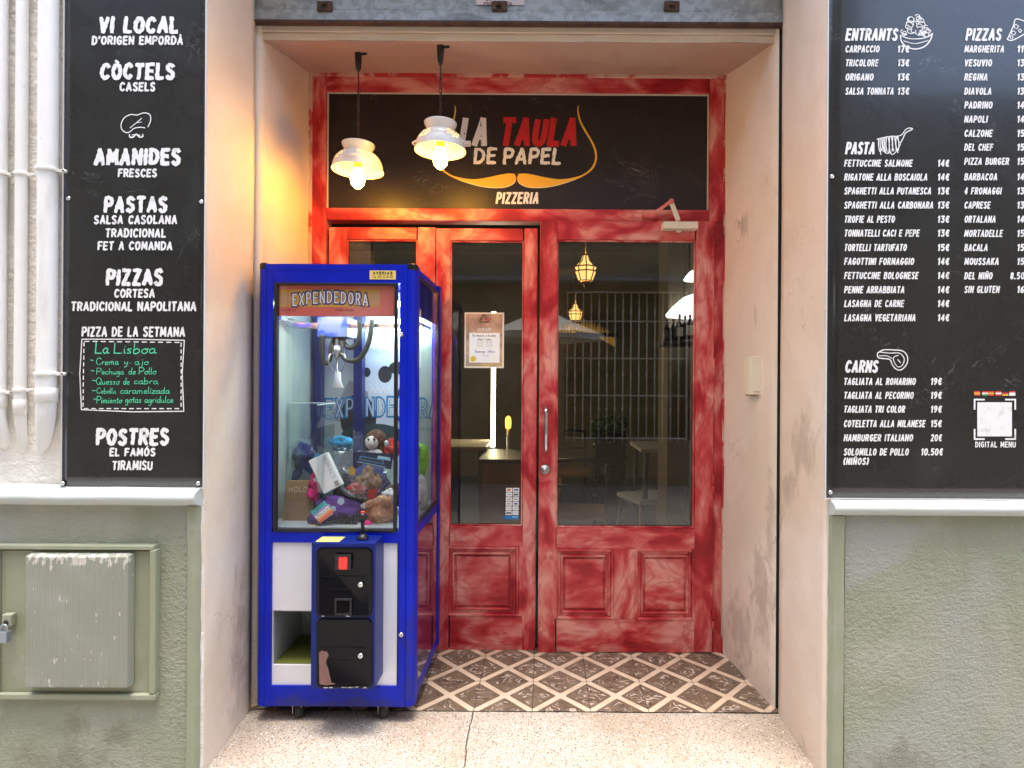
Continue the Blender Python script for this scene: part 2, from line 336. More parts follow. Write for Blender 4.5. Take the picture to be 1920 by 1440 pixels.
def tiles(x0, y0, p):
    m, nt, b = newmat('patterned_tile')
    v = coords(nt); sx = node(nt, 'SeparateXYZ'); nt.links.new(v, sx.inputs[0])
    u = math_(nt, 'DIVIDE', math_(nt, 'SUBTRACT', sx.outputs[0], x0), p); t = math_(nt, 'DIVIDE', math_(nt, 'SUBTRACT', sx.outputs[1], y0), p)
    def dist(x): return math_(nt, 'ABSOLUTE', math_(nt, 'SUBTRACT', math_(nt, 'FRACT', math_(nt, 'ADD', x, .5)), .5))
    d1 = dist(math_(nt, 'ADD', u, t)); d2 = dist(math_(nt, 'SUBTRACT', u, t))
    k = node(nt, 'Math', operation='SMOOTH_MIN'); sock(nt, d1, k.inputs[0]); sock(nt, d2, k.inputs[1]); k.inputs[2].default_value = .09
    rim = math_(nt, 'ADD', k.outputs[0], math_(nt, 'MULTIPLY', math_(nt, 'SUBTRACT', ntex(nt, v, 60, 3), .5), .016))
    band = math_(nt, 'SUBTRACT', 1, ramp(nt, rim, .070, .083))
    dark = mixc(nt, ramp(nt, ntex(nt, v, 12, 5), .4, .65), (.150,.108,.070), (.205,.152,.102))
    dark = mixc(nt, ramp(nt, ntex(nt, v, 150, 2), .62, .72), dark, (.09,.065,.045))
    # wandering leaf scrolls in the middle of every lozenge
    ln = math_(nt, 'ABSOLUTE', math_(nt, 'SUBTRACT', ntex(nt, coords(nt, (1,1.25,1)), 13, 1.2, .5, 1.6), .5))
    scroll = math_(nt, 'MULTIPLY', math_(nt, 'SUBTRACT', 1, ramp(nt, ln, .018, .04)), ramp(nt, k.outputs[0], .145, .18))
    scroll = math_(nt, 'MULTIPLY', scroll, ramp(nt, ntex(nt, v, 17, 2), .42, .52))
    sh = math_(nt, 'MULTIPLY', math_(nt, 'SUBTRACT', 1, ramp(nt, math_(nt, 'ABSOLUTE', math_(nt, 'SUBTRACT', ntex(nt, coords(nt, (1,1.25,1), loc=(.002,.006,0)), 13, 1.2, .5, 1.6), .47)), .02, .05)), ramp(nt, k.outputs[0], .13, .17))
    dark = mixc(nt, math_(nt, 'MULTIPLY', sh, .7), dark, (.04,.03,.022))
    dark = mixc(nt, math_(nt, 'MULTIPLY', scroll, .85), dark, (.62,.52,.42))
    cream = mixc(nt, ramp(nt, ntex(nt, v, 8, 6), .45, .7), (.68,.55,.40), (.56,.43,.30))
    col = mixc(nt, band, dark, cream)
    j = math_(nt, 'MINIMUM', dist(u), dist(t)); jo = math_(nt, 'SUBTRACT', 1, ramp(nt, j, .004, .010))
    col = mixc(nt, math_(nt, 'MULTIPLY', jo, .6), col, (.07,.05,.035))
    wear = ramp(nt, ntex(nt, coords(nt, loc=(2,2,2)), 3.2, 5), .5, .75)
    col = mixc(nt, math_(nt, 'MULTIPLY', wear, .3), col, (.30,.24,.18))
    sock(nt, col, b.inputs['Base Color']); sock(nt, math_(nt, 'ADD', .38, math_(nt, 'MULTIPLY', wear, .25)), b.inputs['Roughness'])
    bumpn(nt, b, math_(nt, 'SUBTRACT', math_(nt, 'MULTIPLY', band, .0004), math_(nt, 'MULTIPLY', jo, .002)), 1, 1)
    return m
M['tiles'] = tiles(-.292, 2.512, .25)

# ---------------------------------------------------------------- lettering: a stroke alphabet of our own
S = lambda *p: ('s', list(p))
L = lambda *p: ('l', list(p))
_C = S((.60,.80),(.47,.96),(.30,1),(.10,.85),(0,.5),(.10,.15),(.30,0),(.47,.04),(.60,.20))
_O = S((.33,1),(.12,.88),(0,.5),(.12,.12),(.33,0),(.54,.12),(.66,.5),(.54,.88),(.33,1))
G = {
'A':(.66,[L((0,0),(.33,1),(.66,0)),L((.14,.30),(.54,.30))]),
'B':(.60,[L((0,0),(0,1)),S((0,1),(.34,1),(.52,.90),(.50,.66),(.34,.54),(.06,.53)),S((.06,.53),(.40,.53),(.60,.38),(.58,.12),(.40,0),(0,0))]),
'C':(.60,[_C]),
'D':(.62,[L((0,0),(0,1)),S((0,1),(.30,.98),(.54,.80),(.62,.5),(.54,.2),(.30,.02),(0,0))]),
'E':(.52,[L((.52,1),(0,1),(0,0),(.52,0)),L((0,.52),(.44,.52))]),
'F':(.52,[L((.52,1),(0,1),(0,0)),L((0,.52),(.42,.52))]),
'G':(.64,[_C,L((.60,.20),(.62,.46),(.36,.46))]),
'H':(.60,[L((0,0),(0,1)),L((.60,0),(.60,1)),L((0,.5),(.60,.5))]),
'I':(.04,[L((.02,0),(.02,1))]),
'J':(.44,[S((.44,1),(.44,.3),(.34,.04),(.14,0),(0,.16))]),
'K':(.58,[L((0,0),(0,1)),L((.56,1),(.03,.48)),L((.16,.58),(.58,0))]),
'L':(.48,[L((0,1),(0,0),(.48,0))]),
'M':(.78,[L((0,0),(.06,1)),L((.06,1),(.39,.22),(.72,1)),L((.72,1),(.78,0))]),
'N':(.62,[L((0,0),(0,1)),L((0,1),(.62,0)),L((.62,0),(.62,1))]),
'O':(.66,[_O]),'Q':(.66,[_O,L((.40,.28),(.68,-.06))]),
'P':(.56,[L((0,0),(0,1)),S((0,1),(.36,1),(.56,.86),(.54,.60),(.36,.46),(.04,.46))]),
'R':(.58,[L((0,0),(0,1)),S((0,1),(.36,1),(.54,.86),(.52,.62),(.36,.50),(.04,.50)),L((.26,.50),(.58,0))]),
'S':(.54,[S((.52,.84),(.40,.98),(.20,1),(.04,.86),(.06,.66),(.28,.52),(.48,.38),(.52,.16),(.38,0),(.16,0),(0,.16))]),
'T':(.58,[L((0,1),(.58,1)),L((.29,1),(.29,0))]),
'U':(.60,[S((0,1),(0,.35),(.08,.08),(.30,0),(.52,.08),(.60,.35),(.60,1))]),
'V':(.62,[L((0,1),(.31,0),(.62,1))]),'W':(.90,[L((0,1),(.22,0),(.45,.8),(.68,0),(.90,1))]),
'X':(.6,[L((0,0),(.6,1)),L((0,1),(.6,0))]),'Y':(.6,[L((0,1),(.3,.48),(.6,1)),L((.3,.48),(.3,0))]),
'Z':(.56,[L((0,1),(.56,1),(.02,0),(.56,0))]),
'0':(.56,[S((.28,1),(.08,.86),(0,.5),(.08,.14),(.28,0),(.48,.14),(.56,.5),(.48,.86),(.28,1))]),
'1':(.22,[L((0,.80),(.18,1),(.18,0))]),
'2':(.5,[S((0,.80),(.14,.98),(.38,.98),(.48,.74),(.30,.40),(0,0)),L((0,0),(.5,0))]),
'3':(.5,[L((0,1),(.48,1),(.20,.58)),S((.20,.58),(.42,.52),(.50,.30),(.40,.04),(.16,0),(0,.14))]),
'4':(.54,[L((.40,0),(.40,1),(0,.28),(.54,.28))]),
'5':(.5,[L((.46,1),(.06,1),(.03,.56)),S((.03,.56),(.26,.64),(.48,.48),(.48,.16),(.28,0),(0,.1))]),
'6':(.5,[S((.42,1),(.14,.72),(.02,.32),(.14,.02),(.38,.02),(.50,.28),(.36,.50),(.12,.46),(.03,.30))]),
'7':(.5,[L((0,1),(.5,1),(.16,0))]),
'8':(.5,[S((.25,1),(.05,.84),(.12,.60),(.38,.44),(.48,.20),(.25,0),(.02,.20),(.12,.44),(.38,.60),(.45,.84),(.25,1))]),
'9':(.5,[S((.47,.7),(.34,.5),(.1,.52),(0,.74),(.12,.98),(.36,.98),(.48,.68),(.4,.3),(.1,0))]),
'€':(.56,[S((.56,.84),(.42,.99),(.24,.96),(.12,.74),(.10,.5),(.12,.26),(.24,.04),(.42,.01),(.56,.16)),L((0,.60),(.42,.60)),L((0,.42),(.38,.42))]),
'.':(.06,[L((.0,.0),(.06,.04))]),"'":(.06,[L((.05,1),(.02,.74))]),'-':(.3,[L((0,.45),(.3,.47))]),
'(':(.2,[S((.2,1.08),(.03,.75),(.03,.25),(.2,-.08))]),')':(.2,[S((0,1.08),(.17,.75),(.17,.25),(0,-.08))]),' ':(.28,[]),
# written by hand
'a':(.40,[S((.36,.40),(.2,.47),(.03,.33),(.02,.12),(.14,.0),(.3,.12),(.36,.42),(.34,.12),(.42,.0),(.48,.06))]),
'b':(.40,[S((.04,1),(.03,.5),(.03,.03),(.2,-.02),(.38,.16),(.34,.40),(.16,.44),(.05,.3))]),
'c':(.34,[S((.32,.38),(.18,.46),(.03,.30),(.04,.08),(.2,0),(.36,.1))]),
'd':(.42,[S((.36,.38),(.2,.46),(.03,.32),(.04,.08),(.18,0),(.34,.16),(.38,1),(.37,.2),(.44,.0))]),
'e':(.36,[S((.03,.22),(.2,.24),(.34,.34),(.24,.46),(.06,.36),(.03,.14),(.16,0),(.38,.08))]),
'g':(.40,[S((.34,.40),(.18,.46),(.03,.32),(.06,.08),(.22,.04),(.35,.42),(.36,-.2),(.2,-.42),(.03,-.3))]),
'h':(.40,[S((.04,1),(.03,.4),(.03,0)),S((.03,.22),(.18,.46),(.34,.38),(.36,0))]),
'i':(.10,[S((.05,.44),(.04,.1),(.12,.0)),L((.06,.66),(.08,.70))]),
'j':(.2,[S((.16,.44),(.16,-.1),(.08,-.4),(-.08,-.34)),L((.17,.66),(.19,.70))]),
'l':(.12,[S((.05,1),(.03,.4),(.05,.04),(.14,.02))]),
'm':(.62,[S((.02,.44),(.04,0)),S((.04,.26),(.16,.46),(.28,.36),(.28,0)),S((.28,.26),(.42,.46),(.54,.36),(.56,.04),(.64,0))]),
'n':(.40,[S((.02,.44),(.03,0)),S((.03,.24),(.18,.46),(.32,.36),(.34,.04),(.42,0))]),
'o':(.38,[S((.2,.45),(.04,.34),(.03,.1),(.18,0),(.35,.12),(.34,.36),(.2,.45),(.3,.44),(.44,.46))]),
'p':(.4,[S((.05,.44),(.04,-.4)),S((.05,.3),(.2,.46),(.36,.34),(.3,.06),(.06,.06))]),
'r':(.28,[S((.03,.44),(.04,0)),S((.04,.2),(.14,.42),(.3,.42))]),
's':(.3,[S((.28,.42),(.12,.45),(.06,.32),(.24,.18),(.22,.02),(.02,.02))]),
't':(.26,[S((.12,.8),(.1,.2),(.16,.02),(.28,.06)),L((0,.5),(.26,.52))]),
'u':(.4,[S((.03,.44),(.04,.12),(.14,0),(.3,.1),(.35,.44),(.35,.1),(.44,0))]),
'y':(.38,[S((.02,.44),(.06,.16),(.2,.1),(.34,.44)),S((.34,.44),(.3,-.1),(.14,-.42),(.02,-.3))]),
'z':(.36,[L((.02,.44),(.34,.44),(.02,0),(.38,.02))]),
}
ACC = {'À':('A','\\'),'Ò':('O','\\'),'Ó':('O','/'),'Ñ':('N','~')}
def catmull(p, k=4):
    out = []
    for i in range(len(p)-1):
        a, b, c, d = p[max(i-1,0)], p[i], p[i+1], p[min(i+2,len(p)-1)]
        for j in range(k):
            t = j/k
            out.append(tuple(.5*((2*b[q])+(-a[q]+c[q])*t+(2*a[q]-5*b[q]+4*c[q]-d[q])*t*t+(-a[q]+3*b[q]-3*c[q]+d[q])*t**3) for q in (0,1)))
    out.append(tuple(p[-1])); return out
class Writer:
    """writes with strokes on a plane: origin o, unit vectors u (right) and v (up), n towards the reader"""
    def __init__(s, o, u, v, n): s.o, s.u, s.v, s.n = map(Vector, (o, u, v, n)); s.mb = MB(); s.k = 0
    def pt(s, x, y, d): return s.o+s.u*x+s.v*y+s.n*d
    def ribbon(s, pts, hw, m=0, rough=0, cap=.6, taper=0):
        pts = [Vector((p[0], p[1])) for p in pts]
        if len(pts) < 2: return
        e0 = (pts[0]-pts[1]); e1 = (pts[-1]-pts[-2])
        closed = (pts[0]-pts[-1]).length < 1e-6
        if cap and not closed:
            if e0.length > 0: pts[0] = pts[0]+e0.normalized()*hw*cap
            if e1.length > 0: pts[-1] = pts[-1]+e1.normalized()*hw*cap
        if rough:
            q = [pts[0]]
            for a, b in zip(pts, pts[1:]):
                n = max(1, int((b-a).length/(hw*1.1)))
                for j in range(1, n+1): q.append(a+(b-a)*j/n)
            pts = q
        n = len(pts); base = .00008*(s.k % 9); s.k += 1; vs = []
        for i, p in enumerate(pts):
            if closed and i in (0, n-1): t = pts[1]-pts[-2]
            else: t = pts[min(i+1,n-1)]-pts[max(i-1,0)]
            if t.length < 1e-9: t = Vector((1,0))
            t.normalize(); nn = Vector((-t.y, t.x))
            a = b = hw
            if rough:
                a *= 1+rough*random.uniform(-1,1); b *= 1+rough*random.uniform(-1,1)
                if i in (0, n-1): a *= random.uniform(.5,1.05); b *= random.uniform(.5,1.05)
            if taper:
                f = 1-taper*abs(2*i/(n-1)-1)**3; a *= f; b *= f
            d = base+.0006*i/n*.25
            vs += [s.pt(*(p+nn*a), d), s.pt(*(p-nn*b), d)]
        s.mb.add(vs, [(2*i+1, 2*i+3, 2*i+2, 2*i) for i in range(n-1)], m)
    def fill(s, pts, m=0, d=0):
        s.mb.add([s.pt(x, y, d) for x, y in pts], [list(range(len(pts)))], m)
    def rect(s, x0, y0, x1, y1, m=0, d=0): s.fill([(x0,y0),(x1,y0),(x1,y1),(x0,y1)], m, d)
    def width(s, txt, gap):
        w = 0
        for ch in txt: w += G[ACC[ch][0] if ch in ACC else ch][0]+gap
        return w-gap
    def write(s, txt, x0, x1, yb, yt, wt=.16, m=0, rough=0, shear=0, gap=None, jit=0, arc=0, taper=0):
        """text that exactly fills x0..x1, standing on yb, capitals reaching yt"""
        gap = wt*1.0+.10 if gap is None else gap
        h = yt-yb; tot = s.width(txt, gap)+wt; kx = (x1-x0-abs(shear)*h*.6)/tot; hw = wt*h/2*min(1, max(.55, kx/h))
        hy = h-hw*1.2; y0 = yb+hw*.6; x = wt/2
        for ch in txt:
            acc = None
            if ch in ACC: ch, acc = ACC[ch]
            gw, strokes = G[ch]
            ja = random.uniform(-jit, jit)*.5; jy = random.uniform(-jit, jit)*h*.25; js = 1+random.uniform(-jit, jit)*.5
            off = arc*math.sin(math.pi*(x+gw/2)/tot)*h
            def tr(p):
                px, py = p; px -= gw/2; py = (py-.5)*js
                qx = px-py*ja*.8; qy = py+px*ja*.4
                X = x0+(x+gw/2+qx)*kx; Y = y0+(qy+.5)*hy+jy+off
                return (X+shear*(Y-yb), Y)
            for kind, p in strokes:
                if kind == 's': s.ribbon([tr(q) for q in catmull(p, 4 if h > .02 else 3)], hw, m, rough, .3, taper)
                else:
                    for a, b in zip(p, p[1:]): s.ribbon([tr(a), tr(b)], hw, m, rough, .75, taper)
            if acc:
                A = {'\\': [(.18,1.32),(.42,1.14)], '/': [(.24,1.14),(.48,1.32)], '~': [(.1,1.16),(.24,1.26),(.38,1.16),(.52,1.26)]}[acc]
                s.ribbon([tr(q) for q in A], hw*.75, m, rough, .4)
            x += gw+gap
    def build(s, name, mats, parent): return s.mb.build(name, mats, parent, fix=False)
def pxwriter(Z, lift=.0008):
    """writer whose units are metres on the upright plane at depth Z, addressed by photo pixels through px()"""
    wr = Writer(P(0,0,Z)+Vector((0,-lift,0)), (P(1,0,Z)-P(0,0,Z)), -(P(0,1,Z)-P(0,0,Z)), (0,-1,0)); return wr
def ln(wr, txt, x0, x1, yt, yb, **k): wr.write(txt, x0, x1, -yb, -yt, **k)

#==================================================================== THE PLACE
ZW, ZS, ZD = 2.09, 2.53, 3.07
XL, XR = -1.215, 1.004
# ---------------------------------------------------------------- ground
g = MB(); g.box((-40,-30,-.16), (40,2.13,-.14)); o = g.build('pavement', mk('pavement_stone', (.34,.31,.28), .8, layers=[(2,5,(.27,.25,.22),.45,.65),(60,3,(.2,.18,.16),.6,.7)], bumps=[(90,.001)])); tag(o, 'grey stone pavement of the lane', 'pavement', kind='structure')
g = MB()
g.grid(lambda u, v: Vector((-1.36+2.5*u, 2.135+.378*v, .0025*mnoise.noise(Vector((u*6, v*2, 1)))-.002)), 50, 10)
g.box((-1.36,2.133,-.14), (1.14,2.512,-.012)); g.box((-6,2.13,-.15), (6,9,-.14))
o = g.build('terrazzo_step', M['terrazzo']); tag(o, 'worn speckled terrazzo doorstep with a long crack', 'doorstep', kind='structure')
g = MB(); g.grid(lambda u, v: Vector((-1.32+2.45*u, 2.513+.60*v, .002+.0015*mnoise.noise(Vector((u*7, v*3, 4))))), 40, 12)
o = g.build('tiled_floor', M['tiles']); tag(o, 'brown and cream diamond patterned tile floor of the doorway', 'floor', kind='structure')

# ---------------------------------------------------------------- building front
B = thing('building_front', 'pale plastered building front with deep doorway, sage green plinth and pale ledge', 'building', (0,2.5,0))
def wob(p, a=.006, f=2.3): return a*mnoise.noise(Vector((p[0]*f, p[1]*f, p[2]*f*.6)))+a*.35*mnoise.noise(Vector((p[0]*9, p[1]*9, p[2]*6)))
def upright(path, z0, z1, nz, mat, name, amp=.006, calm=True):
    """plan path (x, y) swept upward, its surface slightly uneven"""
    pts = [Vector((x, y, 0)) for x, y in path]; n = len(pts); g = MB()
    nr = []
    for i in range(n):
        t = (pts[min(i+1,n-1)]-pts[max(i-1,0)]).normalized(); nr.append(Vector((t.y, -t.x, 0)))
    def fn(u, v):
        i = min(n-1, int(round(u*(n-1)))); p = pts[i].copy(); p.z = z0+(z1-z0)*v
        return p+nr[i]*wob(p, amp)*(.25 if abs(p.y-ZS) < .03 else 1)
    g.grid(fn, n-1, nz); return g.build(name, mat, B, fix=False)
def seg(a, b, n): return [(a[0]+(b[0]-a[0])*i/n, a[1]+(b[1]-a[1])*i/n) for i in range(n+1)]
def rnd(c, r, a0, a1, n=5): return [(c[0]+r*math.cos(R(a0+(a1-a0)*i/n)), c[1]+r*math.sin(R(a0+(a1-a0)*i/n))) for i in range(n+1)]
# left pilaster: corner, then the reveal running back to the shutter groove
upright(seg((-4.2,ZW),(XL-.022,ZW),40)[:-1]+rnd((XL-.022,ZW+.022),.022,-90,0)+seg((XL,ZW+.024),(-1.249,ZS-.012),12)+[(-1.262,ZS-.008),(-1.275,ZS-.006)], -.14, 4.1, 90, [M['stucco']], 'stucco_wall')
bl = bpy.data.objects['stucco_wall']; bl.data.materials.append(M['plaster'])
for p in bl.data.polygons:
    if p.center.y > ZW+.012: p.material_index = 1
upright([(1.07,ZS-.008),(1.046,ZS-.010),(1.020,ZS-.012)]+seg((1.014,ZS-.014),(XR,ZW+.026),12)+rnd((XR+.024,ZW+.024),.024,180,270)+seg((XR+.026,ZW),(4.2,ZW),30), -.14, 4.1, 90, M['plaster'], 'plaster_wall', .007)
# inner jambs
upright([(-1.30,ZS+.012),(-1.262,ZS+.014)]+seg((-1.241,ZS+.022),(-1.236,3.16),14), -.02, 3.3, 60, M['plaster'], 'jamb')
upright(seg((.928,3.16),(1.003,ZS+.026),14)+[(1.012,ZS+.015),(1.06,ZS+.014)], -.02, 3.3, 60, M['plaster'], 'jamb', .007)
for o_ in [x for x in B.children if x.name.split('.')[0] in ('stucco_wall','plaster_wall','jamb')]:
    o_.data.materials.append(M['groove']); k_ = len(o_.data.materials)-1
    for p in o_.data.polygons:
        if ZS-.0135 < p.center.y < ZS+.0165 and abs(p.center.x) > 1.01: p.material_index = k_  # slot returns painted near-black, the shade inside put into their colour
# soffit rising inwards with its front lip
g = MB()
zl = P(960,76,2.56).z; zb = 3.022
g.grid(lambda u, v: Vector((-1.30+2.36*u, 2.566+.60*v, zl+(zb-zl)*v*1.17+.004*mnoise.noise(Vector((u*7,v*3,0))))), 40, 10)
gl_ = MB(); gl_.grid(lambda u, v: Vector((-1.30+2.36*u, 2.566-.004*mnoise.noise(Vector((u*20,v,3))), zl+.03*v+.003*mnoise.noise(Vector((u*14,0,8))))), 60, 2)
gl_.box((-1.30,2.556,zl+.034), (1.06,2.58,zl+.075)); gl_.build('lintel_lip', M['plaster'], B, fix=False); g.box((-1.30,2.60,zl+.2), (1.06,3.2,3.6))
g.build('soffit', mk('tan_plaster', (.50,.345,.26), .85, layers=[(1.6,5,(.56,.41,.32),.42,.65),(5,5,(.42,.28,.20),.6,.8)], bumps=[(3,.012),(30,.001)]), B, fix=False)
# wall over the doorway and storeys above
g = MB(); g.box((-4.2,ZW+.004,4.1), (4.2,ZW+.3,8.2)); g.box((XL-.05,ZW+.01,3.42), (XR+.05,ZS-.06,4.09)); g.box((-1.4,2.62,3.3), (1.3,2.9,4.05))
g.box((-4.2,2.7,-.1),(-1.41,2.9,4.05)); g.box((1.3,2.7,-.1),(4.2,2.9,4.05))
g.build('upper_wall', M['plaster'], B)
# near-black strips painting the shade at the back of the shutter grooves
g = MB(); g.box((-1.33,ZS-.016,-.01), (-1.325,ZS+.022,3.4)); g.build('shutter_groove', M['groove'], B)
g = MB(); g.box((1.075,ZS-.016,-.01), (1.08,ZS+.022,3.4)); g.build('shutter_groove', M['groove'], B)
# plinths, borders and ledges
def plinth(x0, x1, bx0, bx1, zt):
    g = MB(); lo, hi = min(x0,x1), max(x0,x1)
    g.grid(lambda u, v: Vector((lo+(hi-lo)*u, ZW-.012+wob((lo+(hi-lo)*u, 9, v), .008, 3), -.14+(zt+.14)*v)), 60, 40)
    g.build('plinth', M['sage'], B, fix=False)
    g = MB(); a, b = min(bx0,bx1), max(bx0,bx1)
    def fn(u, v):
        z = -.14+(zt+.14)*v; e = .0035*mnoise.noise(Vector((u*3, z*14, bx0)))
        return Vector((a+(b-a)*u+(e if u > .99 or u < .01 else 0), ZW-.022+.003*mnoise.noise(Vector((u*2, z*5, 5)))+(.02 if (u < .01 or u > .99) else 0), z))
    g.grid(fn, 8, 60); g.build('plinth_border', M['sage_smooth'], B, fix=False)
zl_ = P(200,946,ZW).z; zr_ = P(1750,966,ZW).z
plinth(-4.2, P(354,1150,ZW).x, P(354,1150,ZW).x, XL-.001, zl_)
plinth(P(1580,1150,ZW).x, 4.2, XR+.012, P(1580,1150,ZW).x, zr_)
def ledge(x0, x1, zt, zb, proud):
    prof = [(0,zb-.002),(.012,zb),(.028,zb+.006)]+[(.028+(proud-.028)*math.sin(R(a)), zb+.010+(zt-zb-.014)*(1-math.cos(R(a)))/2) for a in range(20,180,20)]+[(.008,zt+.006),(0,zt+.012)]
    g = MB()
    def fn(u, v):
        p = prof[min(len(prof)-1, int(round(v*(len(prof)-1))))]; x = x0+(x1-x0)*u
        k = .0045*mnoise.noise(Vector((x*5, 2, p[1]*8)))
        return Vector((x, ZW-p[0]-(k if p[0] > .005 else 0), p[1]+k*.6))
    g.grid(fn, 70, len(prof)-1)
    for x, fl in ((x0,0),(x1,1)): g.add([(x, ZW-p[0], p[1]) for p in prof], [list(range(len(prof)))], 0)
    return g.build('ledge', M['ledge'], B, fix=False)
ledge(-4.2, XL+.002, P(200,914,ZW).z, zl_, .055)
ledge(XR+.012, 4.2, P(1750,938,ZW).z, zr_, .050)

# ---------------------------------------------------------------- roller shutter
T = thing('roller_shutter', 'raised galvanised roller shutter with rusty bottom bar above the doorway', 'shutter', (-.1,ZS,2.95))
z0 = P(960,47,ZS).z; z1 = P(960,24,ZS).z
g = MB()
for k in range(8): g.box((-1.30,ZS-.006-.0015*(k%2),z1+.004+k*.085), (1.05,ZS+.004,z1+.004+k*.085+.083))
g.build('slats', M['galv'], T, bevel=.003)
g = MB(); g.box((-1.30,ZS-.014,z0+.008), (1.05,ZS+.008,z1+.001)); g.build('bottom_bar', M['galv'], T, bevel=.002)
g = MB(); g.box((-1.30,ZS-.020,z0-.004), (1.05,ZS+.010,z0+.007)); g.build('edge_angle', M['rust'], T, bevel=.001)
for px in (612, 937, 1258):
    a = P(px-14,8,ZS); b = P(px+14,26,ZS); g = MB()
    g.box((a.x,ZS-.024,b.z), (a.x+.022,ZS-.012,a.z)); g.box((b.x-.022,ZS-.024,b.z), (b.x,ZS-.012,a.z)); g.box((a.x+.022,ZS-.024,a.z-.016), (b.x-.022,ZS-.012,a.z))
    g.box((a.x+.022,ZS-.024,b.z), (b.x-.022,ZS-.012,b.z+.008)); g.build('lock_bracket', M['rust'], T, bevel=.002)
a = P(893,-14,ZS); b = P(983,12,ZS); g = MB(); g.box((a.x,ZS-.0098,b.z), (b.x,ZS-.0088,a.z)); pl = g.build('maker_plate', mk('plate_paper', (.62,.58,.60), .5), T)
wr = pxwriter(ZS-.0099, .0006); ln(wr, 'PERSIANES', 907, 960, 4.5, 9.5, wt=.2); wr.fill([(909,6),(913,-3),(917,1),(921,-3),(919,6)][::-1], 0); wr.build('lettering', [mk('plum_print', (.12,.02,.05), .5)], pl)

# ---------------------------------------------------------------- wooden shopfront
SF = thing('wooden_shopfront', 'red washed wooden shopfront with three glazed doors under a dark fascia', 'shopfront', (-.1,ZD,0))
def pl_box(g, x0, y0, x1, y1, d0, d1, m=0, Z=ZD):
    """box whose face covers the photo rectangle on the plane of the doors, from depth d0 to d1"""
    a = P((x0+x1)/2, y0, Z); b = P((x0+x1)/2, y1, Z); l = P(x0, (y0+y1)/2, Z); r = P(x1, (y0+y1)/2, Z)
    g.box((l.x, d0, b.z), (r.x, d1, a.z), m)
xa = P(578,700,ZD).x-.01; xb = P(1358,700,ZD).x+.012
xi0 = P(611,280,ZD).x; xi1 = P(1329,280,ZD).x; xd1 = P(1337,800,ZD).x
zt = P(960,141,ZD).z+.03; zs1 = P(960,172,ZD).z; zs0 = P(960,391,ZD).z; zd = P(960,414,ZD).z
g = MB(); g.box((xa,ZD,0), (xi0,ZD+.09,zt), 0); g.box((xi1+.004,ZD,zd), (xb,ZD+.09,zt), 0); g.box((xd1,ZD+.001,0), (xb,ZD+.09,zd-.0005), 0)
g.box((xi0+.0005,ZD+.002,zs1), (xi1+.0035,ZD+.09,zt), 1); g.box((xi0+.0005,ZD+.003,zd), (xi1+.0035,ZD+.09,zs0), 1)
g.build('frame', [M['redv'], M['redh']], SF, bevel=.004)
g = MB(); g.box((xa,ZD-.008,0), (xa+.025,ZD+.02,zt)); g.box((xb-.022,ZD-.010,0), (xb,ZD+.02,zt)); g.box((xa+.026,ZD-.009,zt-.042), (xb-.023,ZD+.02,zt))
g.build('architrave', mk('worn_pink_paint', (.60,.40,.30), .6, layers=[(5,5,(.45,.03,.03),.46,.56,(1,1,.7)),(14,4,(.66,.52,.42),.6,.7)]), SF, bevel=.003)
def leaf(x0, x1, yt, glz, panels, depth, name='door'):
    """one door leaf: stiles, rails, glass, moulded panels (all given in photo pixels)"""
    yb = 1221; gx0, gx1, gy0, gy1 = glz; g = MB(); d0, d1 = depth, depth+.045
    pl_box(g, x0, yt, gx0, yb, d0, d1, 0); pl_box(g, gx1, yt, x1, yb, d0, d1, 0)
    pl_box(g, gx0, yt, gx1, gy0, d0+.0015, d1, 1); pl_box(g, gx0, gy1, gx1, panels[0][1], d0+.0015, d1, 1); pl_box(g, gx0, panels[0][3], gx1, yb, d0+.0015, d1, 1)
    ex = gx0
    for a, _, c, _ in panels:
        if a > ex+1: pl_box(g, ex, panels[0][1], a, panels[0][3], d0+.001, d1, 0)
        ex = c
    if gx1 > ex+1: pl_box(g, ex, panels[0][1], gx1, panels[0][3], d0+.001, d1, 0)
    D = g.build(name, [M['redv'], M['redh']], SF, bevel=.003)
    q = MB(); pl_box(q, gx0-.5, gy0-.5, gx1+.5, gy1+.5, d0+.020, d0+.025); q.build('glass', M['glass'], D)
    q = MB(); t = 3.2
    for r in ((gx0,gy0,gx0+t,gy1),(gx1-t,gy0,gx1,gy1),(gx0+t,gy0,gx1-t,gy0+t),(gx0+t,gy1-t,gx1-t,gy1)): pl_box(q, *r, d0+.008, d0+.019)
    q.build('glazing_bead', M['redv'], D, bevel=.003)
    for a, b, c, e in panels:
        q = MB(); pl_box(q, a-1, b-1, c+1, e+1, d0+.020, d0+.032, 1)
        for k, (w0, w1, dd) in enumerate(((0,5,-.003),(5,11,.008),(11,15,.002))):
            for r, m in (((a+w0,b+w0,a+w1,e-w0),0),((c-w1,b+w0,c-w0,e-w0),0),((a+w1,b+w0,c-w1,b+w1),1),((a+w1,e-w1,c-w1,e-w0),1)): pl_box(q, *r, d0+dd, d0+.020, m)
        pl_box(q, a+19, b+19, c-19, e-19, d0+.011, d0+.020, 1)
        q.build('moulded_panel', [M['redv'], M['redh']], D, bevel=.004)
    return D
D1 = leaf(613, 813.5, 425, (646,780,448,988), [(645,1026,776,1157)], ZD+.010)
D2 = leaf(815, 1006, 427, (842,981,450,988), [(835,1026,972,1157)], ZD+.009)
D3 = leaf(1010.5, 1336, 416, (1043,1302,451,989), [(1040,1028,1150,1159),(1190,1028,1301,1161)], ZD-.016)
for D in (D1, D2): D['label'] = 'fixed red washed leaf, narrow pane'
D3['label'] = 'wide red washed entrance leaf with handle'
